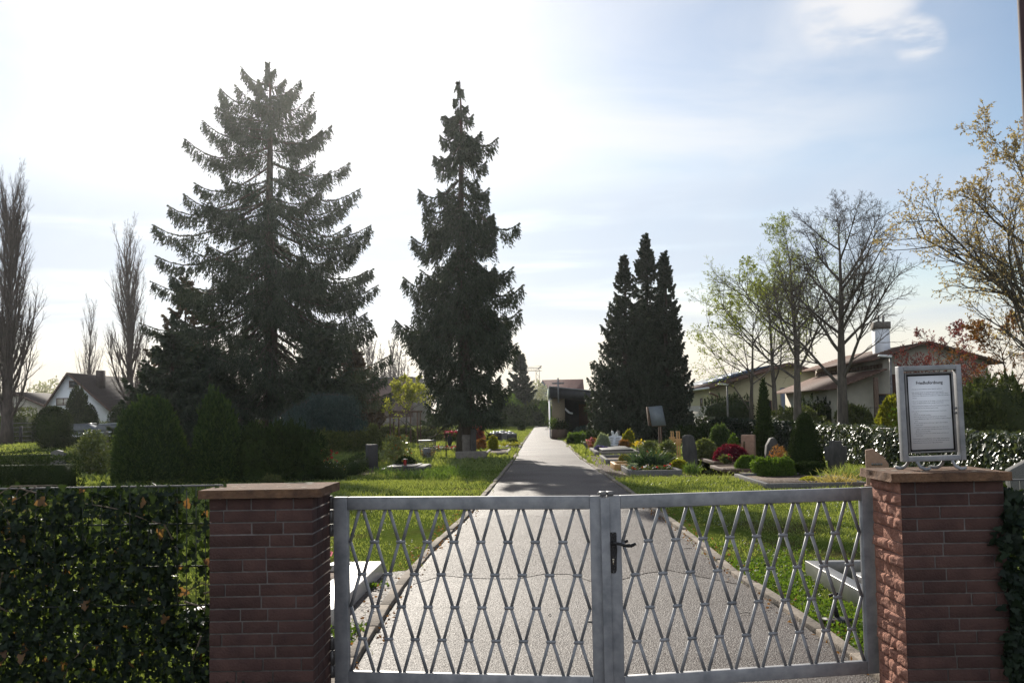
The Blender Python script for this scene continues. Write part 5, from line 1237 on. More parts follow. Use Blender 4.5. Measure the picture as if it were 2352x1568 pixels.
# tap stand with hanging watering can lid
tY = 39.2; tx = colx(1025, tY); t = thing("watering_can_stand", "thin iron stand with a hanging oval, beside the path-side spruce", "stand", (tx, tY, 0)); zt = hgt(997, tx, tY)
MB().tube([(tx, tY, 0), (tx, tY, zt)], 0.022, 8).build("pole", m_iron, t)
MB().tube([(tx - 0.18, tY, zt - 0.06), (tx - 0.15, tY, zt - 0.01), (tx, tY, zt), (tx + 0.26, tY, zt + 0.02)], 0.016, 6).tube([(tx - 0.2, tY, 0.36), (tx - 0.17, tY, 0.32), (tx, tY, 0.34), (tx + 0.16, tY, 0.32), (tx + 0.2, tY, 0.37)], 0.016, 6).build("hook_arm", m_iron, t)
MB().grid(lambda u, v: (tx + 0.13 + 0.085 * math.sin(math.pi * v) * math.cos(6.283 * u), tY + 0.07 * math.sin(math.pi * v) * math.sin(6.283 * u), 0.62 - 0.20 * math.cos(math.pi * v)), 14, 9, closed=True).build("hanging_can", m_iron, t, smooth=True)
# grave candle lantern on the dark slab
g_ = Vector((xa + 0.62, ya + 0.35, 0.15)); t = thing("grave_lantern", "small grave lantern standing on the dark slab", "lantern", tuple(g_))
MB().b2(g_.x - .06, g_.x + .06, g_.y - .06, g_.y + .06, .15, .17).b2(g_.x - .06, g_.x + .06, g_.y - .06, g_.y + .06, .33, .35).build("frame", m_galv2, t)
MB().lathe(g_, [(0.04, 0.02), (0.04, 0.18)], 12).build("candle", m_petal["red"], t)
# rows of small far headstones whose tops catch the sun
proto = None; rng = rg(180)
FAR = [(756, 984, 75), (778, 996, 62), (803, 993, 62), (822, 996, 61), (838, 992, 66), (852, 990, 70), (868, 993, 64), (880, 988, 72), (893, 990, 70), (911, 989, 66), (930, 992, 66), (944, 986, 78), (958, 991, 70), (973, 992, 66), (992, 988, 72), (1011, 990, 70), (1030, 988, 74), (1048, 991, 72), (1132, 996, 60), (1140, 992, 64), (1147, 994, 61), (1154, 990, 66), (1161, 995, 60), (1168, 993, 63), (1176, 998, 58)]
SHP = ["upright", "broad", "narrow"]
for i, (px, py, Y) in enumerate(FAR):
    w = rng.uniform(0.35, 0.7); z = max(0.45, hgt(py, colx(px, Y), Y)); x = colx(px, Y)
    t = thing("headstone", "small far headstone " + (["leftmost of its row, left of the weeping cedar", "just left of the yew shrub row", "glinting behind the yew shrub row"][i] if i < 3 else ("beyond the yew shrubs, left of the young staked tree" if i < 12 else ("behind the young staked tree" if i < 18 else "between the planted spruce and the path"))), "gravestone", (x, Y, 0), "rows of small far headstones")
    m_ = [m_ggran, m_dgran, m_marble][rng.integers(3)]
    MB().prism([(x - w / 2, Y, 0), (x + w / 2, Y, 0), (x + w / 2, Y, z * 0.93), (x, Y, z), (x - w / 2, Y, z * 0.93)], (0, 0.2, 0)).build("slab", m_, t, bevel=0.02)
    for a_, b_ in (((x - w / 2, Y + 0.06, z * 0.93), (x, Y + 0.06, z)), ((x, Y + 0.06, z), (x + w / 2, Y + 0.06, z * 0.93))):
        MB().tube([a_, b_], 0.065, 14).build("glint_edge", m_glint, t, smooth=True)  # polished rods added along the tops to give sun glints
    MB().b2(x - w / 2 - 0.05, x + w / 2 + 0.05, Y - 0.06, Y + 0.26, 0, 0.1).build("plinth", m_, t)
g_ = G(245, 1024); headstone("slim pale post stone on the lawn left of the thuja", 240, 248, 990, 58, m_ggran, top="round", thick=0.2)
# folded stone pair above the thick hedge
t = thing("book_stone", "pale roof-shaped stone between the two dark hedges at the left", "gravestone", (colx(130, 34), 34, 0)); bx = colx(130, 34)
MB().prism([(bx - 0.2, 34, 0), (bx + 0.22, 34, 0), (bx + 0.22, 34, 0.62), (bx - 0.02, 34, 0.68), (bx - 0.2, 34, 0.62)], (0, 0.2, 0)).build("slab", m_ggran, t, bevel=0.01)
# ------------------------------------------------------------------ ivy hedge along the right boundary
BXX = 8.85
def ivy_hedge(name, label, y0, y1, x, h, n, seed, mat, sz, wob=0.08):
    rng = rg(seed); t = thing(name, label, "hedge", (x, (y0 + y1) / 2, 0)); mb = MB(); lf = lumps(rng, 10, 1, 5)
    y = rng.uniform(y0, y1, n); z = h * rng.uniform(0, 1, n); P = np.stack([np.full(n, x), y, z], 1); k = lf(P)
    top = rng.uniform(size=n) < 0.16
    P[:, 0] += np.where(top, rng.uniform(-0.12, 0.16, n), -0.13 + k * wob * 1.5 + rng.normal(0, 0.03, n)); P[:, 2] = np.where(top, h + rng.normal(0, 0.03, n) + 0.05 * k, P[:, 2])
    ivy_leaves(mb, P, rng, sz, np.where(top[:, None], [[-0.2, 0.1, 1.0]], [[-1.0, 0.15, 0.5]]))
    mb.b2(x - 0.05, x + 0.1, y0, y1, 0, h - 0.06); mb.build("foliage", mat, t)
    fp = MB()
    MB().tube([(x - 0.02, y0, h + 0.015), (x - 0.02, y1, h + 0.015)], 0.012, 6).build("top_wire", m_galv, t)
    for yy_ in np.arange(y0 + 0.4, y1, 2.5):
        MB().b2(x - 0.05, x, yy_, yy_ + 0.06, 0, h + 0.06).build("fence_post", m_iron, t)
    return t
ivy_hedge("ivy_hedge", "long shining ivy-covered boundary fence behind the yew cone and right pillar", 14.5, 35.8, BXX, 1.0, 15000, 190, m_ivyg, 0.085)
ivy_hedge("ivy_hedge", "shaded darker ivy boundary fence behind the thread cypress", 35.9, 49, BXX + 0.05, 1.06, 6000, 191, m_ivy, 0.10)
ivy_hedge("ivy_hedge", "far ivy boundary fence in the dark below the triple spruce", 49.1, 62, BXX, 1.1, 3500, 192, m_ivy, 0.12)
# ------------------------------------------------------------------ conifers
Yc1 = 60.0; X1 = colx(622, Yc1)
def ex1(Y, tab, X):
    out = []
    for px, py, side, drop in tab:
        drop -= 0.16 if py > 330 else 0.06
        z = hgt(py, X, Y); x = colx(px, Y, z); R = abs(x - X)
        out.append((z - drop * R, math.pi + random.uniform(-.15, .15) if x < X else random.uniform(-.15, .15), R, drop * R))
    return out
random.seed(3)
H1 = hgt(143, X1, Yc1)
T1 = [(555, 152, 0, .75), (507, 200, 0, .45), (495, 237, 0, .25), (470, 276, 0, .25), (428, 316, 0, .18), (479, 350, 0, .05), (440, 412, 0, .0), (470, 466, 0, -.1), (385, 466, 0, -.02), (348, 508, 0, -.02), (372, 590, 0, -.1), (345, 640, 0, -.1), (335, 740, 0, -.2), (345, 840, 0, -.25),
      (690, 182, 0, .7), (722, 218, 0, .45), (738, 300, 0, .25), (757, 290, 0, .3), (800, 380, 0, .12), (822, 437, 0, .02), (848, 522, 0, -.02), (830, 560, 0, -.15), (852, 622, 0, -.08), (835, 660, 0, -.25), (860, 760, 0, -.15), (830, 690, 0, -.3), (885, 870, 0, -.2), (905, 905, 0, -.25)]
conifer("spruce", "tallest spruce, broad and open with upswept drooping boughs, left of the path", (X1, Yc1, 0), H1, [(0.10, 4.5), (0.2, 6.3), (0.4, 6.1), (0.55, 5.3), (0.65, 4.2), (0.75, 3.6), (0.85, 2.4), (0.93, 1.0), (0.98, 0.35), (1, 0.1)], 200, m_spruce, nb=132, droop=0.16, tip=0.16, hang=1.05, twigs=200, tw=0.06, widf=0.2, topn=9, slope=(-0.38, -0.26, -0.05, 0.25, 0.55), body=1.6, hem=1.6, r0=0.46, base=0.11, extra=ex1(Yc1, T1, X1), rise=0.06, clump=5)
Yc2 = 39.6; X2 = colx(1068, Yc2); H2 = hgt(188, X2, Yc2)
def gap2(t, rng):
    return 0.86 < t < 0.93 and rng.uniform() < 0.4
T2 = [(1018, 266, 0, -.05), (1025, 290, 0, -.2), (1140, 318, 0, -.2), (1000, 360, 0, -.3), (965, 434, 0, -.1), (950, 545, 0, -.3), (930, 635, 0, -.3), (912, 735, 0, -.3), (1190, 515, 0, -.45), (1200, 660, 0, -.35), (1195, 715, 0, -.4), (945, 790, 0, -.5), (1185, 790, 0, -.55)]
conifer("spruce", "narrow tall spruce with hanging curtains beside the path", (X2, Yc2, 0), H2, [(0.12, 1.85), (0.3, 2.05), (0.46, 2.05), (0.6, 1.75), (0.7, 1.35), (0.8, 1.0), (0.88, 0.68), (0.94, 0.24), (1, 0.03)], 201, m_spruce, nb=160, droop=0.45, tip=0.16, hang=1.0, twigs=92, tw=0.044, widf=0.24, topn=5, slope=(-0.5, -0.5, -0.35, -0.1, 0.2), hem=1.15, body=1.3, r0=0.26, base=0.16, extra=ex1(Yc2, T2, X2), rise=0.0, hgap=gap2)
for px, py, Y, prof, lab, sd, nb in ((1443, 588, 57.5, [(0.02, 2.3), (0.12, 2.4), (0.35, 1.9), (0.55, 1.5), (0.72, 1.15), (0.8, 0.6), (0.9, 0.32), (0.96, 0.18), (1, 0.05)], "left and broadest of the triple spruce group beside the chapel", 202, 150),
                                  (1494, 538, 60, [(0.02, 1.8), (0.3, 1.7), (0.6, 1.1), (0.8, 0.75), (0.9, 0.38), (0.96, 0.18), (1, 0.05)], "middle and tallest of the triple spruce group beside the chapel", 203, 150),
                                  (1537, 578, 58, [(0.02, 1.5), (0.15, 1.45), (0.4, 1.1), (0.6, 0.85), (0.8, 0.5), (0.9, 0.28), (0.96, 0.16), (1, 0.05)], "right and slimmest of the triple spruce group beside the chapel", 204, 150)):
    x = colx(px, Y); conifer("spruce", lab, (x, Y, 0), hgt(py, x, Y), prof, sd, m_spruce, nb=nb + 50, droop=0.22, tip=0.18, hang=0.45, twigs=75, tw=0.065, topn=26, r0=0.2, base=0.02, group="triple spruce group", rise=0.12, clump=4)
x = colx(1196, 135); conifer("spruce", "slim dark conifer far down the path", (x, 135, 0), hgt(812, x, 135), [(0, 2.0), (0.2, 2.1), (0.6, 1.3), (0.85, 0.6), (1, 0.1)], 205, m_spruce, nb=90, hang=0.6, twigs=26, tw=0.2, r0=0.2, base=0.02, clump=3)
for px, py, Y, r, lab, sd, mt in ((425, 640, 70, 3.0, "thin brownish larch behind the tallest spruce's left side", 206, M("brown_needles", (0.13, 0.09, 0.06), (0.06, 0.045, 0.035), trans=0.15, **L_)), (395, 770, 52, 2.6, "squat dark spruce below the tallest spruce's left boughs", 207, m_spruce), (480, 800, 56, 2.6, "squat dark spruce between the two thujas' tops", 208, m_spruce), (735, 760, 55, 2.4, "dense dark spruce behind the weeping cedar", 209, m_spruce), (812, 800, 70, 2.0, "small brown-tinged conifer at the tallest spruce's right edge", 210, M("brown_needles", (0, 0, 0)))):
    x = colx(px, Y); conifer("spruce", lab, (x, Y, 0), hgt(py, x, Y), [(0, r), (0.3, r * 0.95), (0.6, r * 0.7), (0.85, r * 0.35), (1, 0.1)], sd, mt, nb=80, hang=0.6, twigs=34, tw=0.13, r0=0.16, base=0.04, clump=4)

# ------------------------------------------------------------------ broadleaved trees
def fit(px, pyt, Y):
    x = colx(px, Y); return (x, Y, 0), hgt(pyt, x, Y)
for px, py, Y, r, lab, sd, ov in ((15, 402, 74, 0.42, "huge bare poplar at the picture's left edge", 220, dict(kids=[60, 18, 9, 0])), (203, 690, 115, 0.22, "small bare poplar rising behind the white house's roof", 221, dict(kids=[34, 12, 6, 0])), (302, 518, 92, 0.36, "bare poplar beside the tallest spruce's left boughs", 222, dict(kids=[52, 16, 8, 0]))):
    c, H = fit(px, py, Y); tree("poplar", lab, c, H * 0.88, r, POP, sd, m_barkp, over=ov, group="bare poplars at the left")
for i, (px, py, w) in enumerate(((838, 790, 1), (856, 785, 1), (878, 800, 1), (893, 795, 1), (906, 783, 1), (920, 800, 1), (933, 818, .8))):
    c, H = fit(px, py, 185 + i * 3)
    lab = ["leftmost of the far bare poplars, touching the spruce boughs", "second of the far bare poplars above the brown hall", "short third of the far bare poplars above the brown hall", "fourth of the far bare poplars above the brown hall", "tallest of the far bare poplars above the brown hall", "sixth of the far bare poplars above the brown hall", "smallest far bare poplar, nearest the path-side spruce"][i]
    tree("poplar", lab, c, H * 0.88, 0.3, POP, 230 + i, m_barkp, over=dict(kids=[30, 8, 3, 0], rmin=0.03), group="far bare poplars")
LT = dict(LIME)
c, H = fit(1938, 425, 43); tree("lime_tree", "largest bare lime tree behind the ivy hedge", c, H * 0.83, 0.24, LIME, 240, m_barkg, over=dict(kids=[19, 12, 8, 6, 0], ratio=[0.48, 0.5, 0.5, 0.5, 0]), group="bare limes behind the ivy hedge")
c, H = fit(1836, 520, 54); tree("lime_tree", "second bare lime tree, left of the largest one", c, H * 0.9, 0.22, LIME, 241, m_barkg, leaf=m_lime, nleaf=2, lsize=0.05, over=dict(kids=[17, 11, 8, 5, 0], ratio=[0.5, 0.5, 0.5, 0.5, 0]), group="bare limes behind the ivy hedge")
c, H = fit(1784, 612, 60); tree("lime_tree", "lime tree coming into leaf behind the junipers", c, H * 0.9, 0.17, LIME, 242, m_barkg, leaf=m_lime, nleaf=3, lsize=0.07, over=dict(kids=[14, 9, 6, 4, 0], ratio=[0.56, 0.5, 0.5, 0.5, 0]), group="bare limes behind the ivy hedge")
c, H = fit(1726, 690, 63); tree("lime_tree", "spreading lime tree with fresh leaves in front of the solar roof", c, H * 0.9, 0.15, LIME, 243, m_barkg, leaf=m_lime, nleaf=3, lsize=0.075, over=dict(kids=[14, 9, 6, 4, 0], ratio=[0.72, 0.5, 0.5, 0.5, 0], start=[0.16, 0.2, 0.15, 0.1, 0]), group="bare limes behind the ivy hedge")
c, H = fit(2435, 150, 30); tree("maple", "large maple with yellow-brown buds leaning in at the right edge", c, H * 0.71, 0.24, LIME, 244, m_barkg, leaf=m_bud, nleaf=3, lsize=0.058, over=dict(kids=[24, 11, 8, 4, 0], ratio=[0.62, 0.5, 0.5, 0.5, 0], start=[0.16, 0.22, 0.15, 0.1, 0], up=[0.02, 0.05, 0.04, 0.02, 0]))
c, H = fit(2165, 775, 46); tree("plum_tree", "dark red-leaved plum tree in front of the brown-roofed house", c, H * 0.95, 0.09, LIME, 245, m_bark, leaf=m_redl, nleaf=3, lsize=0.055, over=dict(kids=[16, 9, 6, 3, 0], start=[0.2, 0.15, 0.1, 0.1, 0], ratio=[0.6, 0.5, 0.5, 0.5, 0]))
c, H = fit(2325, 770, 40); tree("maple", "small orange-leaved maple at the right edge under the large maple", c, H, 0.08, LIME, 246, m_bark, leaf=m_rust, nleaf=3, lsize=0.055, over=dict(kids=[16, 9, 6, 3, 0], start=[0.2, 0.15, 0.1, 0.1, 0], ratio=[0.6, 0.5, 0.5, 0.5, 0]))
c, H = fit(932, 893, 57); ty = tree("young_tree", "young tree with bright yellow-green leaves held by wooden stakes", c, H * 1.0, 0.06, LIME, 247, m_bark, leaf=M("fresh_yellow_leaves", (0.40, 0.39, 0.09), (0.2, 0.22, 0.05), trans=0.55, **L_), nleaf=2, lsize=0.11, over=dict(kids=[16, 7, 5, 2, 0], start=[0.34, 0.15, 0.1, 0.1, 0], ratio=[0.62, 0.5, 0.5, 0.5, 0], fall=[0.9, 0.5, 0.4, 0.4, 0]))
for i, (dx, dy) in enumerate(((-0.7, -0.7), (0.7, -0.7), (0.7, 0.7), (-0.7, 0.7), (-0.25, -0.75), (0.35, -0.75))):
    MB().tube([(c[0] + dx, c[1] + dy, 0), (c[0] + dx, c[1] + dy, 1.75)], 0.045, 7).build("stake", m_dwood, ty)
MB().b2(c[0] - 0.8, c[0] + 0.8, c[1] - 0.76, c[1] - 0.70, 1.66, 1.76).b2(c[0] - 0.8, c[0] + 0.8, c[1] + 0.70, c[1] + 0.76, 1.66, 1.76).build("cross_rail", m_dwood, ty)
x = colx(1240, 150)
bush("cherry_tree", "white blossoming tree far down the path in front of the red roof", "tree", (x, 150, 0), 2.4, 2.4, hgt(875, x, 150), "flame", 2600, 0.35, m_blossom, 250, lump=0.25, core=False, depth=0.7, stem=(0.15, 0))
bush("shrub", "dark hedge shrub closing the far end of the path", "shrub", (colx(1237, 128), 128, 0), 1.9, 1.2, 2.6, "mound", 2200, 0.25, m_hedge, 251)
bush("shrub", "fresh green shrub at the far right of the path's end", "shrub", (colx(1252, 122), 122, 0), 1.3, 1.2, hgt(925, 1, 122), "flame", 2200, 0.22, m_box, 252)
bush("shrub", "pale green shrub left of the slim far conifer", "shrub", (colx(1165, 130), 130, 0), 2.2, 1.2, hgt(915, -3, 130), "mound", 2200, 0.25, m_box, 253, lump=0.3)
bush("shrub", "broad dark shrub behind the far headstones, right of the path-side spruce", "shrub", (colx(1150, 112), 112, 0), 3.0, 1.2, 2.0, "mound", 2400, 0.25, m_yew, 254, lump=0.2)
bush("shrub", "dark shrub mass right of the slim far conifer's foot", "shrub", (colx(1212, 118), 118, 0), 1.6, 1.2, 1.8, "mound", 2000, 0.22, m_yew, 255, lump=0.2)
for i, (px, py, Y, w, m_, lab) in enumerate(((2195, 905, 38, 2.0, m_box, "fresh green bush right of the notice board"), (2110, 940, 44, 1.6, m_hedge, "dull green bush hidden behind the notice board"), (2290, 890, 36, 1.8, m_hedge, "large green bush at the right edge above the white rails"), (2240, 935, 34, 1.0, m_hedge, "low dark bush behind the white rails"), (1880, 930, 62, 2.0, m_yew, "dark bush under the blue window blind"), (1835, 945, 58, 1.6, m_hedge, "yellowish bush under the blue blind's left half"), (1965, 945, 50, 0.9, m_hedge, "small bush at the largest lime's trunk"), (1678, 905, 74, 1.5, m_yew, "dark evergreen against the beige wall"), (2060, 925, 42, 0.8, m_gold, "yellow forsythia left of the notice board frame"), (1600, 985, 52, 1.4, m_yew, "dark shrub under the triple spruce's right side"), (1350, 985, 60, 0.8, m_bluespruce, "small bluish conifer bush in front of the chapel"))):
    x = colx(px, Y); bush("shrub", lab, "shrub", (x, Y, 0), w, w * 0.8, hgt(py, x, Y), "mound" if i not in (7, 10) else "flame", 3200, 0.13, m_, 260 + i, lump=0.3)
bush("shrub", "pale twiggy shrubs beyond the roofs at the left", "shrub", (colx(105, 140), 140, 0), 4, 2, hgt(872, -60, 140), "mound", 1200, 0.5, m_blossom, 275, lump=0.3, core=False, depth=0.8)
bush("shrub", "light green garden shrub left of the ball topiary", "shrub", (colx(62, 82), 82, 0), 2.0, 1.2, hgt(962, -38, 82), "mound", 2000, 0.16, m_hedge, 276, lump=0.3)
# tall far line of trees closing the horizon
# ------------------------------------------------------------------ buildings
m_render = M("pale_render", (0.52, 0.48, 0.40), (0.45, 0.41, 0.34), scale=3, rough=0.9)
m_beige = M("beige_render", (0.52, 0.47, 0.30), (0.46, 0.41, 0.26), scale=3, rough=0.9)
m_whiter = M("white_render", (0.84, 0.85, 0.88), (0.76, 0.77, 0.80), scale=3, rough=0.9)
m_tile = M("brown_roof_tiles", (0.07, 0.048, 0.042), (0.04, 0.028, 0.025), scale=5, rough=0.85, bump=0.5, bscale=14)
m_tiler = M("red_brown_tiles", (0.17, 0.098, 0.072), (0.10, 0.06, 0.047), scale=5, rough=0.85, bump=0.5, bscale=14)
m_frameb = M("brown_window_frame", (0.12, 0.06, 0.04), (0.08, 0.04, 0.03), rough=0.6)
m_glass = M("window_glass", (0.05, 0.06, 0.07), (0.03, 0.035, 0.04), rough=0.08, spec=0.8)
m_blind = M("blue_blind", (0.30, 0.36, 0.48), (0.25, 0.3, 0.42), rough=0.5)
m_solar = M("solar_panel", (0.05, 0.06, 0.09), (0.03, 0.04, 0.06), rough=0.12, spec=0.8)
m_anth = M("anthracite_sheet", (0.06, 0.06, 0.065), (0.04, 0.04, 0.045), rough=0.5)
m_wht = M("white_paint", (0.78, 0.78, 0.77), (0.68, 0.68, 0.67), scale=4, rough=0.5)
m_brick = M("ochre_brick", (0.34, 0.27, 0.18), (0.24, 0.19, 0.125), scale=12, rough=0.9, stretch=(1, 1, 4))
def window(t, x0, x1, z0, z1, y, frame, pane=None, mull=0, sill=True, name="window"):
    fr = MB(); w = 0.07
    for q in ((x0, x0 + w, z0, z1), (x1 - w, x1, z0, z1), (x0 + w, x1 - w, z0, z0 + w), (x0 + w, x1 - w, z1 - w, z1)):
        fr.b2(q[0], q[1], y - 0.06, y + 0.02, q[2], q[3])
    for k in range(mull):
        xm = x0 + (x1 - x0) * (k + 1) / (mull + 1); fr.b2(xm - 0.035, xm + 0.035, y - 0.055, y + 0.015, z0 + w, z1 - w)
    f = fr.build(name, frame, t)
    MB().b2(x0 + w, x1 - w, y - 0.02, y - 0.01, z0 + w, z1 - w).build("pane", pane or m_glass, f)
    if sill:
        MB().b2(x0 - 0.08, x1 + 0.08, y - 0.16, y - 0.062, z0 - 0.06, z0 - 0.003).build("sill", m_wht, f)
    return f
def tiles(mb, a, b, c, d, th=0.08, rows=26):
    """a pitched roof plane a-b (eave) to d-c (ridge), courses stepped like lapped tiles"""
    a, b, c, d = map(Vector, (a, b, c, d)); n = (b - a).cross(d - a).normalized()
    for i in range(rows):
        f0, f1 = i / rows, (i + 1.0) / rows
        p0, p1, p2, p3 = a.lerp(d, f0), b.lerp(c, f0), b.lerp(c, f1), a.lerp(d, f1)
        lift = n * 0.03
        mb.add([tuple(p0 + lift + n * th), tuple(p1 + lift + n * th), tuple(p2 + n * th), tuple(p3 + n * th), tuple(p0), tuple(p1), tuple(p2), tuple(p3)], [(0, 1, 2, 3), (4, 7, 6, 5), (0, 4, 5, 1), (1, 5, 6, 2), (2, 6, 7, 3), (3, 7, 4, 0)])
    return mb
def gable(name, label, x0, x1, y0, y1, ze, xr, zr, wall, roof, ov=0.4, loc=None, zer=None):
    zer = zer if zer is not None else ze
    t = thing(name, label, "house", ((x0 + x1) / 2, y0, 0))
    MB().prism([(x0, y0, 0), (x1, y0, 0), (x1, y0, zer), (xr, y0, zr - 0.05), (x0, y0, ze)], (0, y1 - y0, 0)).build("wall", wall, t)
    r = MB(); sl = (zr - ze) / (xr - x0); sr = (zr - zer) / (x1 - xr)
    tiles(r, (x0 - ov, y1 + 0.3, ze - ov * sl), (x0 - ov, y0 - ov, ze - ov * sl), (xr, y0 - ov, zr), (xr, y1 + 0.3, zr))
    tiles(r, (x1 + ov, y0 - ov, zer - ov * sr), (x1 + ov, y1 + 0.3, zer - ov * sr), (xr, y1 + 0.3, zr), (xr, y0 - ov, zr))
    ro = r.build("roof", roof, t)
    vb = MB(); vb.prism([(x0 - ov, y0 - ov - 0.03, ze - ov * sl - 0.12), (xr, y0 - ov - 0.03, zr - 0.12), (xr, y0 - ov - 0.03, zr + 0.1), (x0 - ov, y0 - ov - 0.03, ze - ov * sl + 0.1)], (0, 0.028, 0))
    vb.prism([(x1 + ov, y0 - ov - 0.03, zer - ov * sr - 0.12), (xr, y0 - ov - 0.03, zr - 0.12), (xr, y0 - ov - 0.03, zr + 0.1), (x1 + ov, y0 - ov - 0.03, zer - ov * sr + 0.1)], (0, 0.028, 0))
    vb.build("barge_board", m_frameb, ro)
    for xg, zg in ((x0 - ov - 0.06, ze - ov * sl), (x1 + ov + 0.06, zer - ov * sr)):
        MB().tube([(xg, y0 - ov, zg), (xg, y1, zg)], 0.07, 8).build("gutter", m_wht, ro)
    return t, ro
# white house with the steep brown roof, left
hy = 105.0; hx0, hxr, hx1 = colx(92, hy), colx(157, hy), colx(250, hy)
zr = hgt(857, hxr, hy); ze0 = hgt(940, hx0, hy)
th, ro = gable("house", "white gabled house with a big dark brown roof at the left", hx0 + 0.4, hx1, hy, hy + 15, ze0, hxr, zr, m_whiter, m_tile, zer=hgt(938, hx1, hy))
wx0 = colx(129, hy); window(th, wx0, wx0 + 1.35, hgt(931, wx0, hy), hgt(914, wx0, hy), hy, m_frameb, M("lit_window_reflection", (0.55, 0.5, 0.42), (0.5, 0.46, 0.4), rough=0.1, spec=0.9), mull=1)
wx1 = colx(158, hy); window(th, wx1, wx1 + 0.9, hgt(890, wx1, hy), hgt(874, wx1, hy), hy, m_frameb)
MB().b2(hxr + 1.4, hxr + 2.1, hy + 3, hy + 3.7, zr - 1.4, zr + 0.35).build("chimney", m_tile, ro)
bx = colx(115, hy); bal = MB().b2(bx, bx + 2.6, hy - 0.5, hy - 0.45, hgt(942, bx, hy), hgt(936, bx, hy)); bal.build("balcony_rail", m_wht, th)
# annex right of it, seen through the trees
gable("house", "low white annex with a dark roof seen between the thuja and the spruce trunk", colx(540, 118), colx(585, 118), 118, 126, hgt(944, -30, 118), colx(552, 118), hgt(918, -30, 118), m_whiter, m_tile, ov=0.3)
gable("house", "small house with a hipped brown roof at the left edge, behind the poplar trunk", colx(-60, 125), colx(150, 125), 125, 134, 2.3, colx(30, 125), hgt(900, -57, 125), m_render, m_tile, ov=0.5)
# beige house with solar roof, right
by = 78.0; bx0, bx1 = colx(1652, by), colx(1962, by); xr = colx(1812, by)
tb_, rb = gable("house", "long beige house with solar panels, behind the limes at the right", bx0, bx1, by, by + 30, hgt(884, bx0, by), xr, hgt(836, xr, by), m_beige, m_tiler, ov=0.7)
zs_, ze_ = hgt(884, bx0, by), hgt(836, xr, by); sl = (ze_ - zs_) / (xr - bx0)
for k in range(5):
    f0, f1 = 0.10 + 0.17 * k, 0.10 + 0.17 * k + 0.145
    q = [(bx0 + (xr - bx0) * f, y, zs_ + (ze_ - zs_) * f + 0.16) for f, y in ((f0, by + 2), (f1, by + 2), (f1, by + 28), (f0, by + 28))]
    MB().prism(q, (0, 0, 0.05)).build("solar_panel", m_solar, rb)
wl_ = MB().b2(bx0 - 0.03, bx0, by + 0.02, by + 29.9, 0, hgt(930, bx0, by)).build("plinth_band", m_render, tb_)
for px in (1607, 1632, 1580):
    # windows in the side wall that runs away from us
    Y = bx0 / ((px - 1232) / FPX); 
    z0, z1 = hgt(935, bx0, Y), hgt(914, bx0, Y)
    f = MB()
    for q in ((Y - 0.5, Y - 0.43, z0, z1), (Y + 0.43, Y + 0.5, z0, z1), (Y - 0.43, Y + 0.43, z0, z0 + 0.07), (Y - 0.43, Y + 0.43, z1 - 0.07, z1)):
        f.b2(bx0 - 0.06, bx0 + 0.02, q[0], q[1], q[2], q[3])
    fo = f.build("window", m_frameb, tb_)
    MB().b2(bx0 - 0.03, bx0 - 0.012, Y - 0.43, Y + 0.43, z0 + 0.07, z1 - 0.07).build("pane", m_glass, fo)
    MB().b2(bx0 - 0.15, bx0 - 0.062, Y - 0.6, Y + 0.6, z0 - 0.07, z0 - 0.003).build("sill", m_wht, fo)
x0, x1 = colx(1795, by), colx(1925, by)
f = window(tb_, x0, x1, 0.5, hgt(890, x0, by), by, m_galv, m_blind, mull=1, sill=False, name="shuttered_window")
sb_ = MB(); z = 0.62; zt = hgt(890, x0, by) - 0.1
while z < zt:
    sb_.b2(x0 + 0.08, x1 - 0.08, by - 0.05, by - 0.022, z, z + 0.05); z += 0.085
sb_.build("blind_slats", m_blind, f)["kind"] = "stuff"
MB().tube([(bx0 - 0.7, by - 0.75, zs_ - 0.55), (bx0 - 0.1, by - 0.4, zs_ - 0.8), (bx0 - 0.08, by - 0.1, zs_ - 1.0), (bx0 - 0.08, by - 0.1, 0)], 0.07, 8).build("downpipe", m_frameb, tb_)
for px, w_ in ((1700, 0.9), (1745, 0.9)):
    x = colx(px, by); window(tb_, x, x + w_, 1.0, 2.1, by, m_frameb)
# brown-roofed house with clerestory and white chimney
cy_ = 58.0; cx0 = colx(1945, cy_); cx1 = colx(2275, cy_); xc = colx(2035, cy_); xr = colx(2133, cy_)
t = thing("house", "low white house with brown roof, clerestory and white chimney, right of the largest lime", "house", ((cx0 + cx1) / 2, cy_, 0))
z_e, z_c, z_cl, z_r, z_re = hgt(884, cx0, cy_), hgt(850, xc, cy_), hgt(826, xc, cy_), hgt(788, xr, cy_), hgt(830, cx1, cy_)
MB().prism([(cx0, cy_, 0), (cx1, cy_, 0), (cx1, cy_, z_re), (xr, cy_, z_r - 0.05), (xc, cy_, z_cl - 0.03), (xc, cy_, z_c - 0.03), (cx0, cy_, z_e)], (0, 14, 0)).build("wall", m_render, t)
r = MB(); tiles(r, (cx0 - 0.7, cy_ + 14.3, z_e - 0.25), (cx0 - 0.7, cy_ - 0.7, z_e - 0.25), (xc, cy_ - 0.7, z_c), (xc, cy_ + 14.3, z_c), rows=14)
tiles(r, (xc - 0.8, cy_ + 14.3, z_cl - 0.1), (xc - 0.8, cy_ - 0.7, z_cl - 0.1), (xr, cy_ - 0.7, z_r), (xr, cy_ + 14.3, z_r), rows=14)
tiles(r, (cx1 + 0.6, cy_ - 0.7, z_re - 0.15), (cx1 + 0.6, cy_ + 14.3, z_re - 0.15), (xr, cy_ + 14.3, z_r), (xr, cy_ - 0.7, z_r), rows=20)
ro = r.build("roof", m_tiler, t)
cl2 = MB()
for k in range(24):
    y = cy_ + 0.1 + k * 0.58; cl2.b2(xc - 0.06, xc - 0.01, y, y + 0.5, z_c + 0.12, z_cl - 0.2)
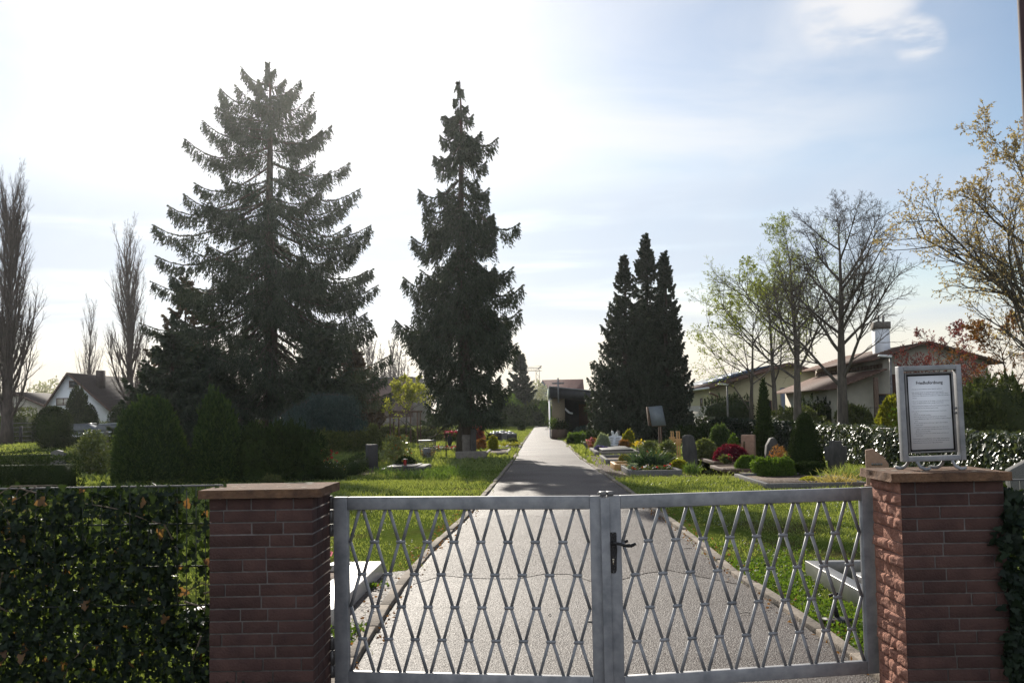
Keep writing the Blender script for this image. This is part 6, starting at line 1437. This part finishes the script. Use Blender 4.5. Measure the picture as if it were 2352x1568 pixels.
cl2.build("clerestory_boards", m_dwood, t)
MB().b2(colx(2023, 62), colx(2053, 62), 62, 62.9, z_cl - 0.5, hgt(742, 20, 62)).build("chimney", m_whiter, ro)
chx = colx(2038, 62); MB().b2(chx - 0.42, chx + 0.42, 61.95, 62.95, hgt(754, 20, 62), hgt(738, 20, 62)).build("chimney_cap", m_conc, ro)
for o in (-0.12, 0.14):
    MB().tube([(chx + o, 62.4, hgt(742, 20, 62)), (chx + o, 62.4, hgt(722, 20, 62))], 0.06, 8).build("flue", m_galv2, ro)
for px in (2003,):
    MB().b2(colx(px, cy_), colx(px, cy_) + 0.22, cy_ - 0.7, cy_ - 0.5, 0, z_e + 0.35).build("porch_post", m_dwood, t)
x0 = colx(2052, cy_); MB().b2(x0, x0 + 2.0, cy_ - 0.02, cy_ + 0.05, 1.7, 3.2).build("dark_opening", m_frameb, t)
x0 = colx(1960, cy_); window(t, x0 + 1.3, x0 + 2.3, 0.6, 2.2, cy_, m_frameb)
# chapel with the cross
qy = 64.0; qx0 = colx(1264, qy); qx1 = colx(1371, qy)
t = thing("chapel", "small open chapel with a dark sloping roof and a tall thin cross on its wall", "chapel", ((qx0 + qx1) / 2, qy, 0))
zt0, zt1 = hgt(889, qx0, qy), hgt(904, qx1, qy); zb0, zb1 = hgt(913, qx0, qy), hgt(916, qx1, qy)
xe = qx1 + 3.5; zte = zt1 - 0.3; 
MB().prism([(qx0, qy, zb0), (xe, qy, zte - 0.35), (xe, qy, zte), (qx0, qy, zt0)], (0, 8, 0)).build("roof", m_anth, t)
MB().prism([(qx0 - 0.004, qy - 0.05, zt0), (xe, qy - 0.05, zte), (xe, qy - 0.05, zte + 0.07), (qx0 - 0.004, qy - 0.05, zt0 + 0.07)], (0, 8.1, 0)).build("roof_edge", m_galv, t)
MB().b2(qx0 - 0.05, qx0 - 0.003, qy, qy + 8, zb0, zt0 - 0.03).build("fascia", M("pale_fascia", (0.55, 0.6, 0.5), (0.45, 0.5, 0.4), rough=0.6), t)
wx0, wx1 = colx(1271, qy + 0.4), colx(1299, qy + 0.4)
MB().prism([(wx0 - 0.12, qy + 0.4, 0), (wx1, qy + 0.4, 0), (wx1, qy + 0.4, zb0 + 0.05), (wx0, qy + 0.4, zb0 + 0.05)], (0, 0.5, 0)).build("pier", m_brick, t)
MB().b2(qx0 + 0.02, wx0 - 0.13, qy + 0.6, qy + 7.5, 0, zb0).build("side_wall", m_whiter, t)
MB().prism([(wx0, qy + 3.0, 0), (xe - 0.1, qy + 3.0, 0), (xe - 0.1, qy + 3.0, zte - 0.30), (wx0, qy + 3.0, zb0 + 0.02)], (0, 0.2, 0)).build("back_wall", m_anth, t)  # dark sheet colour stands in for the shaded interior
MB().b2(wx1 + 0.9, wx1 + 1.9, qy + 2.93, qy + 2.997, 0, 2.0).build("door", m_frameb, t)
cxx = colx(1284.5, qy - 0.1); zcb, zct, zca = hgt(925, cxx, qy), hgt(868, cxx, qy), hgt(880, cxx, qy)
MB().b2(cxx - 0.045, cxx + 0.045, qy - 0.14, qy - 0.055, zcb, zct).b2(cxx - 0.34, cxx + 0.34, qy - 0.135, qy - 0.06, zca - 0.035, zca + 0.035).build("cross", m_galv, t)
MB().tube([(wx1, qy + 0.5, 1.75), (wx1 + 0.25, qy + 0.5, 1.5), (wx1 + 0.45, qy + 0.5, 1.45)], 0.06, 8).build("roof_spout", m_wht, t)
plx = colx(1284, qy - 0.6); tp = thing("planter", "round stave planter full of evergreens in front of the chapel pier", "planter", (plx, qy - 0.7, 0))
MB().lathe((plx, qy - 0.7, 0), [(0.42, 0), (0.44, 0.1), (0.46, hgt(985, plx, qy))], 28).build("tub", m_dwood, tp)
rng = rg(300); mb = MB(); P = np.array([plx, qy - 0.7, 0.75]) + rng.normal(size=(900, 3)) * (0.26, 0.2, 0.16); mb.diamonds(P, unit(rng, 900) + np.array([0, 0, .4]), 0.11, 0.05, rng); mb.build("evergreens", m_yew, tp)
mb = MB(); P = np.array([plx - 0.32, qy - 0.8, 0.95]) + rng.normal(size=(200, 3)) * (0.12, 0.1, 0.14); mb.diamonds(P, unit(rng, 200) + np.array([0, 0, .4]), 0.12, 0.06, rng); mb.build("pale_leaves", m_box, tp)
# far hall, far red-roofed barn, crane
fy = 150.0; x0, x1 = colx(785, fy), colx(950, fy)
t = thing("hall", "long brown hall with a pale base far behind the young staked tree", "building", ((x0 + x1) / 2, fy, 0))
zt = hgt(870, -20, fy); zm = hgt(958, -20, fy)
MB().b2(x0, x1, fy, fy + 20, zm, zt).build("brown_wall", M("brown_cladding", (0.16, 0.10, 0.09), (0.11, 0.07, 0.065), scale=2, rough=0.8, stretch=(4, 4, 0.3)), t)
MB().b2(x0 + 0.05, x1 - 0.05, fy + 0.05, fy + 19.9, 0, zm - 0.003).build("pale_base", m_conc, t)
MB().b2(x1 + 0.003, x1 + 0.5, fy - 0.1, fy + 20, 0, zt + 0.2).build("end_wall", m_conc, t)
MB().b2(x0 - 0.2, x1 + 0.002, fy - 0.25, fy + 20.2, zt + 0.003, zt + 0.25).build("roof", m_anth, t)
fy = 170.0; x0, x1 = colx(1222, fy), colx(1345, fy); zr = hgt(870, 3, fy)
t = thing("barn", "wide barn with a dark red roof beyond the path's end", "building", ((x0 + x1) / 2, fy, 0))
MB().b2(x0 + 0.3, x1 - 0.3, fy, fy + 12, 0, zr - 3.3).build("wall", m_render, t)
r = MB(); tiles(r, (x0 + 1.7, fy - 0.5, zr - 3.4), (x1, fy - 0.5, zr - 3.4), (x1, fy + 6, zr), (x0 + 1.7, fy + 6, zr)); tiles(r, (x1, fy + 12.5, zr - 3.4), (x0 + 1.7, fy + 12.5, zr - 3.4), (x0 + 1.7, fy + 6, zr), (x1, fy + 6, zr))
r.build("roof", M("dark_red_tiles", (0.15, 0.05, 0.045), (0.09, 0.03, 0.03), scale=3, rough=0.8), t)
MB().prism([(x0, fy - 0.3, 0), (x0 + 3.4, fy - 0.3, 0), (x0 + 3.4, fy - 0.3, zr - 2.6), (x0 + 1.7, fy - 0.3, zr - 0.25), (x0, fy - 0.3, zr - 2.6)], (0, 0.28, 0)).build("gable_end", M("slate_boards", (0.17, 0.2, 0.22), (0.12, 0.14, 0.16), rough=0.8), t)
window(t, x0 + 1.2, x0 + 2.2, 2.2, 3.4, fy - 0.3, m_wht)
ky = 330.0; kx = colx(1237, ky); zk = hgt(848, kx, ky); t = thing("crane", "thin tower crane far away above the red barn roof", "crane", (kx, ky, 0))
lat = MB()
for ox, oy in ((-.5, -.5), (.5, -.5), (.5, .5), (-.5, .5)):
    lat.tube([(kx + ox, ky + oy, 0), (kx + ox, ky + oy, zk)], 0.1, 4)
for i in range(int(zk)):
    s = 1 if i % 2 else -1; lat.tube([(kx - .5 * s, ky - .5, i), (kx + .5 * s, ky - .5, i + 1)], 0.06, 4)
lat.build("mast", m_ggran, t)
jx0, jx1 = colx(1170, ky), colx(1245, ky)
j = MB().tube([(jx0, ky, zk - 0.4), (kx + 1.2, ky, zk - 0.4)], 0.12, 4).tube([(jx0, ky, zk + 0.4), (kx + 1.2, ky, zk + 0.4)], 0.1, 4)
for i in range(18):
    a = jx0 + (kx - jx0) * i / 18; j.tube([(a, ky, zk - 0.4), (a + 0.25, ky, zk + 0.4)], 0.05, 4)
j.build("jib", m_ggran, t)
MB().tube([(kx, ky, zk), (colx(1246, ky), ky, hgt(840, kx, ky))], 0.18, 5).tube([(colx(1246, ky), ky, hgt(840, kx, ky)), (jx0 + 3, ky, zk + 0.4)], 0.05, 4).build("peak", m_ggran, t)
# ------------------------------------------------------------------ street furniture and fences beyond the boundary
def lamp(label, px, py, Y, seed):
    x = colx(px, Y, 2); z = hgt(py, x, Y); t = thing("street_lamp", label, "street lamp", (x, Y, 0), "street lamps beyond the ivy hedge")
    MB().tube([(x, Y, 0), (x, Y, 1.0), (x, Y, z)], [0.07, 0.055, 0.045], 10).build("pole", m_galv2, t, smooth=True)
    MB().prism([(x - 0.55, Y - 0.1, z - 0.02), (x + 0.05, Y - 0.1, z - 0.09), (x + 0.08, Y - 0.1, z + 0.03), (x - 0.5, Y - 0.1, z + 0.07)], (0, 0.2, 0)).build("lamp_head", m_wht, t, bevel=0.02)
    MB().b2(x - 0.45, x - 0.1, Y - 0.07, Y + 0.07, z - 0.085, z - 0.065).build("lens", m_glass, t)
lamp("tall street lamp with a pale flat head left of the notice board", 2048, 817, 50, 1)
lamp("lower street lamp against the beige house", 1671, 882, 66, 2)
t = thing("rail_fence", "white four-rail fence at the right behind the ivy hedge", "fence", (14, 40, 0))
xa_, xb_, yf = colx(2238, 38), colx(2420, 38), 38.0
for py in (961, 969, 978, 987):
    z = hgt(py, 16, yf); MB().b2(xa_, xb_, yf - 0.03, yf + 0.02, z - 0.035, z + 0.035).build("rail", m_wht, t, bevel=0.01)
for x in np.linspace(xa_ + 0.1, xb_, 4):
    MB().b2(x - 0.05, x + 0.05, yf + 0.025, yf + 0.12, 0, hgt(958, 16, yf)).build("fence_post", m_dwood, t)
t = thing("wire_fence", "thin dark garden fence in front of the brown-roofed house", "fence", (17, 54, 0), None)
xa_, xb_, yf = colx(1955, 54), colx(2080, 54), 54.0; mb = MB()
for x in np.arange(xa_, xb_, 0.25): mb.tube([(x, yf, 0), (x, yf, 1.55)], 0.012, 4)
for z in (0.5, 1.0, 1.5): mb.tube([(xa_, yf, z), (xb_, yf, z)], 0.014, 4)
mb.build("wires", m_iron, t)
for x in np.arange(xa_, xb_, 1.3): MB().b2(x - 0.03, x + 0.03, yf + 0.02, yf + 0.08, 0, 1.6).build("fence_post", m_dwood, t)
t = thing("garden_fence", "metal panel fence with posts left of the ball topiary", "fence", (colx(55, 76), 76, 0)); xa_, xb_ = colx(18, 76), colx(84, 76)
for z in (0.25, 0.55, 0.85, 1.15, 1.45):
    MB().b2(xa_, xb_, 76 - 0.02, 76 + 0.02, z - 0.02, z + 0.02).build("rail", m_galv2, t)
for x in (xa_, colx(47, 76), colx(76, 76), xb_): MB().b2(x - 0.09, x + 0.09, 75.95, 76.1, 0, 1.25).build("fence_post", m_iron, t)
# parked cars
m_tyre = M("tyre_rubber", (0.02, 0.02, 0.02), (0.015, 0.015, 0.015), rough=0.9)
def car(label, px, Y, col, seed):
    x = colx(px, Y); t = thing("parked_car", label, "car", (x, Y, 0), "cars parked beyond the cemetery hedge")
    L, W = 3.9, 1.65
    body = [(-L / 2, .35), (-L / 2, .72), (-L * .46, .80), (-L * .22, .86), (L * .36, .90), (L * .5, .82), (L * .5, .35)]
    MB().prism([(x + a, Y - W / 2, z) for a, z in body], (0, W, 0)).build("body", M(col[0], col[1], col[1], rough=0.2, spec=0.6, coat=0.6), t, bevel=0.06)
    cab = [(-L * .22, .86), (-L * .06, 1.30), (L * .24, 1.34), (L * .42, .90)]
    MB().prism([(x + a, Y - W / 2 + .12, z) for a, z in cab], (0, W - .24, 0)).build("windows", m_glass, t, bevel=0.05)
    MB().prism([(x - L * .07, Y - W / 2 + .14, 1.30), (x + L * .25, Y - W / 2 + .14, 1.335), (x + L * .25, Y - W / 2 + .14, 1.38), (x - L * .06, Y - W / 2 + .14, 1.35)], (0, W - .28, 0)).build("roof", MATS[col[0]], t, bevel=0.02)
    for a in (-L * .31, L * .31):
        for s in (-1, 1):
            w = MB().tube([(x + a, Y + s * (W / 2 - .18), .31), (x + a, Y + s * (W / 2 + .01), .31)], .31, 20).build("wheel", m_tyre, t)
            MB().tube([(x + a, Y + s * (W / 2 + .005), .31), (x + a, Y + s * (W / 2 + .02), .31)], .19, 14).build("rim", m_galv, w)
    for a in (-L / 2 - 0.005, L / 2 - 0.025):
        for s in (-1, 1):
            MB().b2(x + a, x + a + .03, Y + s * .55 - .16, Y + s * .55 + .16, .62, .74).build("headlight" if a < 0 else "tail_light", m_wht if a < 0 else m_petal["red"], t)
car("silver car parked behind the dome topiary, near the house annex", 246, 66, ("silver_paint", (0.55, 0.57, 0.6)), 1)
car("dark car parked just right of the ball topiary", 176, 68, ("dark_paint", (0.08, 0.09, 0.1)), 2)
car("pale car glinting between the second thuja and the spruce trunk", 585, 92, ("pale_paint", (0.6, 0.6, 0.6)), 3)
# ------------------------------------------------------------------ lawns last, so the graves' outlines are known
lawn("grass", 330000, 6.2, 34, -8.5, 9.5, 0.048, 0.0085, 400, m_grass)
lawn("grass", 90000, 33, 95, -14, 9.5, 0.085, 0.03, 401, m_grass)
lawn("grass", 60000, 24, 100, -46, -8, 0.10, 0.035, 406, m_grass)
# moss, clover and leaf litter along the kerbs
rng = rg(402); n = 9000; mb = MB()
y = 5.8 * (13 / 5.8) ** rng.uniform(size=n); x = edge(RIGHT, y) + 0.09 + np.abs(rng.normal(0, 0.5, n)); cl = lumps(rng, 12, 1.5, 6)
k = cl(np.stack([x, y, 0 * x], 1)) > -0.12; P = np.stack([x, y, rng.uniform(0.0, 0.035, n)], 1)[k & ~((x > QX0 - .02) & (y < 6.1))]
mb.diamonds(P, unit(rng, len(P)) + np.array([0, 0, 0.3]), 0.03, 0.024, rng); mb.build("clover", m_box)["kind"] = "stuff"
n = 2600; y = rng.uniform(5.9, 10.4, n); x = edge(LEFT, y) - 0.06 - np.abs(rng.normal(0, 0.3, n)); k = cl(np.stack([x * 1.4, y * 1.4, 0 * x], 1)) > 0.08
P = np.stack([x, y, rng.uniform(0.0, 0.04, n)], 1)[k & (x > gx1)]; mb = MB(); mb.diamonds(P, unit(rng, len(P)) + np.array([0, 0, 0.3]), 0.035, 0.026, rng); mb.build("moss", m_box)["kind"] = "stuff"
n = 900; y = rng.uniform(5.9, 20, n); sd = rng.choice([-1, 1], n); x = np.where(sd < 0, edge(LEFT, y) - rng.uniform(-0.1, 0.25, n), edge(RIGHT, y) + rng.uniform(-0.1, 0.25, n))
mb = MB().diamonds(np.stack([x, y, np.full(n, 0.03)], 1), unit(rng, n) * (1, 1, .3), 0.035, 0.022, rng); mb.build("fallen_leaves", M("dead_leaves", (0.3, 0.14, 0.05), (0.13, 0.06, 0.03), island=True, trans=0.3))["kind"] = "stuff"
def dots(name, n, xr, yr, z, sz, mat, seed, cond=None):
    rng = rg(seed); x = rng.uniform(*xr, n); y = rng.uniform(*yr, n); L = edge(LEFT, y); R = edge(RIGHT, y); k = (x < L - 0.2) | (x > R + 0.15)
    for a, b, c, d in HOLES: k &= ~((x > a) & (x < b) & (y > c) & (y < d))
    k &= ~((x < L) & (y < 11.4)); P = np.stack([x, y, z * rng.uniform(.7, 1.3, n)], 1)[k]; mb = MB()
    for a in range(4):
        w = rng.uniform(0, 6.28, len(P)); mb.diamonds(P, np.stack([np.cos(w), np.sin(w), 0.25 + 0 * w], 1), sz, sz * .9, rng, S=np.stack([-np.sin(w), np.cos(w), 0 * w], 1))
    mb.build(name, mat)["kind"] = "stuff"
dots("dandelions", 150, (-6, 7), (8, 24), 0.07, 0.022, m_petal["yellow"], 403)
dots("daisies", 900, (1, 6.5), (14, 30), 0.055, 0.013, m_petal["white"], 404)
dots("daisies", 250, (-6, -1), (12, 30), 0.055, 0.013, m_petal["white"], 405)
# twigs on the asphalt
for i, (px, py, a, L) in enumerate(((2745 / 1.7415, 1328, 0.1, .10), (2735 / 1.7415, 1264, 0.05, .09), (1672 / 1.7415 + 300, 1420, 1.2, .05), (2960 / 1.7415, 1415, 0.05, 0.08))):
    g_ = G(px, py); tag(MB().tube([g_ + Vector((0, 0, .024)), g_ + Vector((L * math.cos(a) * .5, L * math.sin(a) * .5, .03)), g_ + Vector((L * math.cos(a), L * math.sin(a), .025))], .003, 5).build("twig", m_bark, loc=tuple(g_)), ["small twig on the asphalt behind the handle's lower lattice", "small twig on the asphalt near the right kerb bend", "short twig low on the asphalt left of the gate's middle", "thin twig on the asphalt under the right gate leaf"][i], "twig")
# ------------------------------------------------------------------ thin scattering air added to imitate lens glare towards the sun
hz = bpy.data.materials.new("glare_air"); hz.use_nodes = True
hn = hz.node_tree.nodes; hn.remove(hn["Principled BSDF"])
pvn = hn.new("ShaderNodeVolumePrincipled"); pvn.inputs["Density"].default_value = 0.00014; pvn.inputs["Anisotropy"].default_value = 0.83
pvn.inputs["Color"].default_value = (0.95, 0.97, 1.0, 1)
hz.node_tree.links.new(pvn.outputs[0], hn["Material Output"].inputs["Volume"])
hb = MB().b2(-640, 640, -60, 640, -1, 45).build("glare_haze", hz); hb["kind"] = "stuff"
sc.cycles.volume_bounces = 0
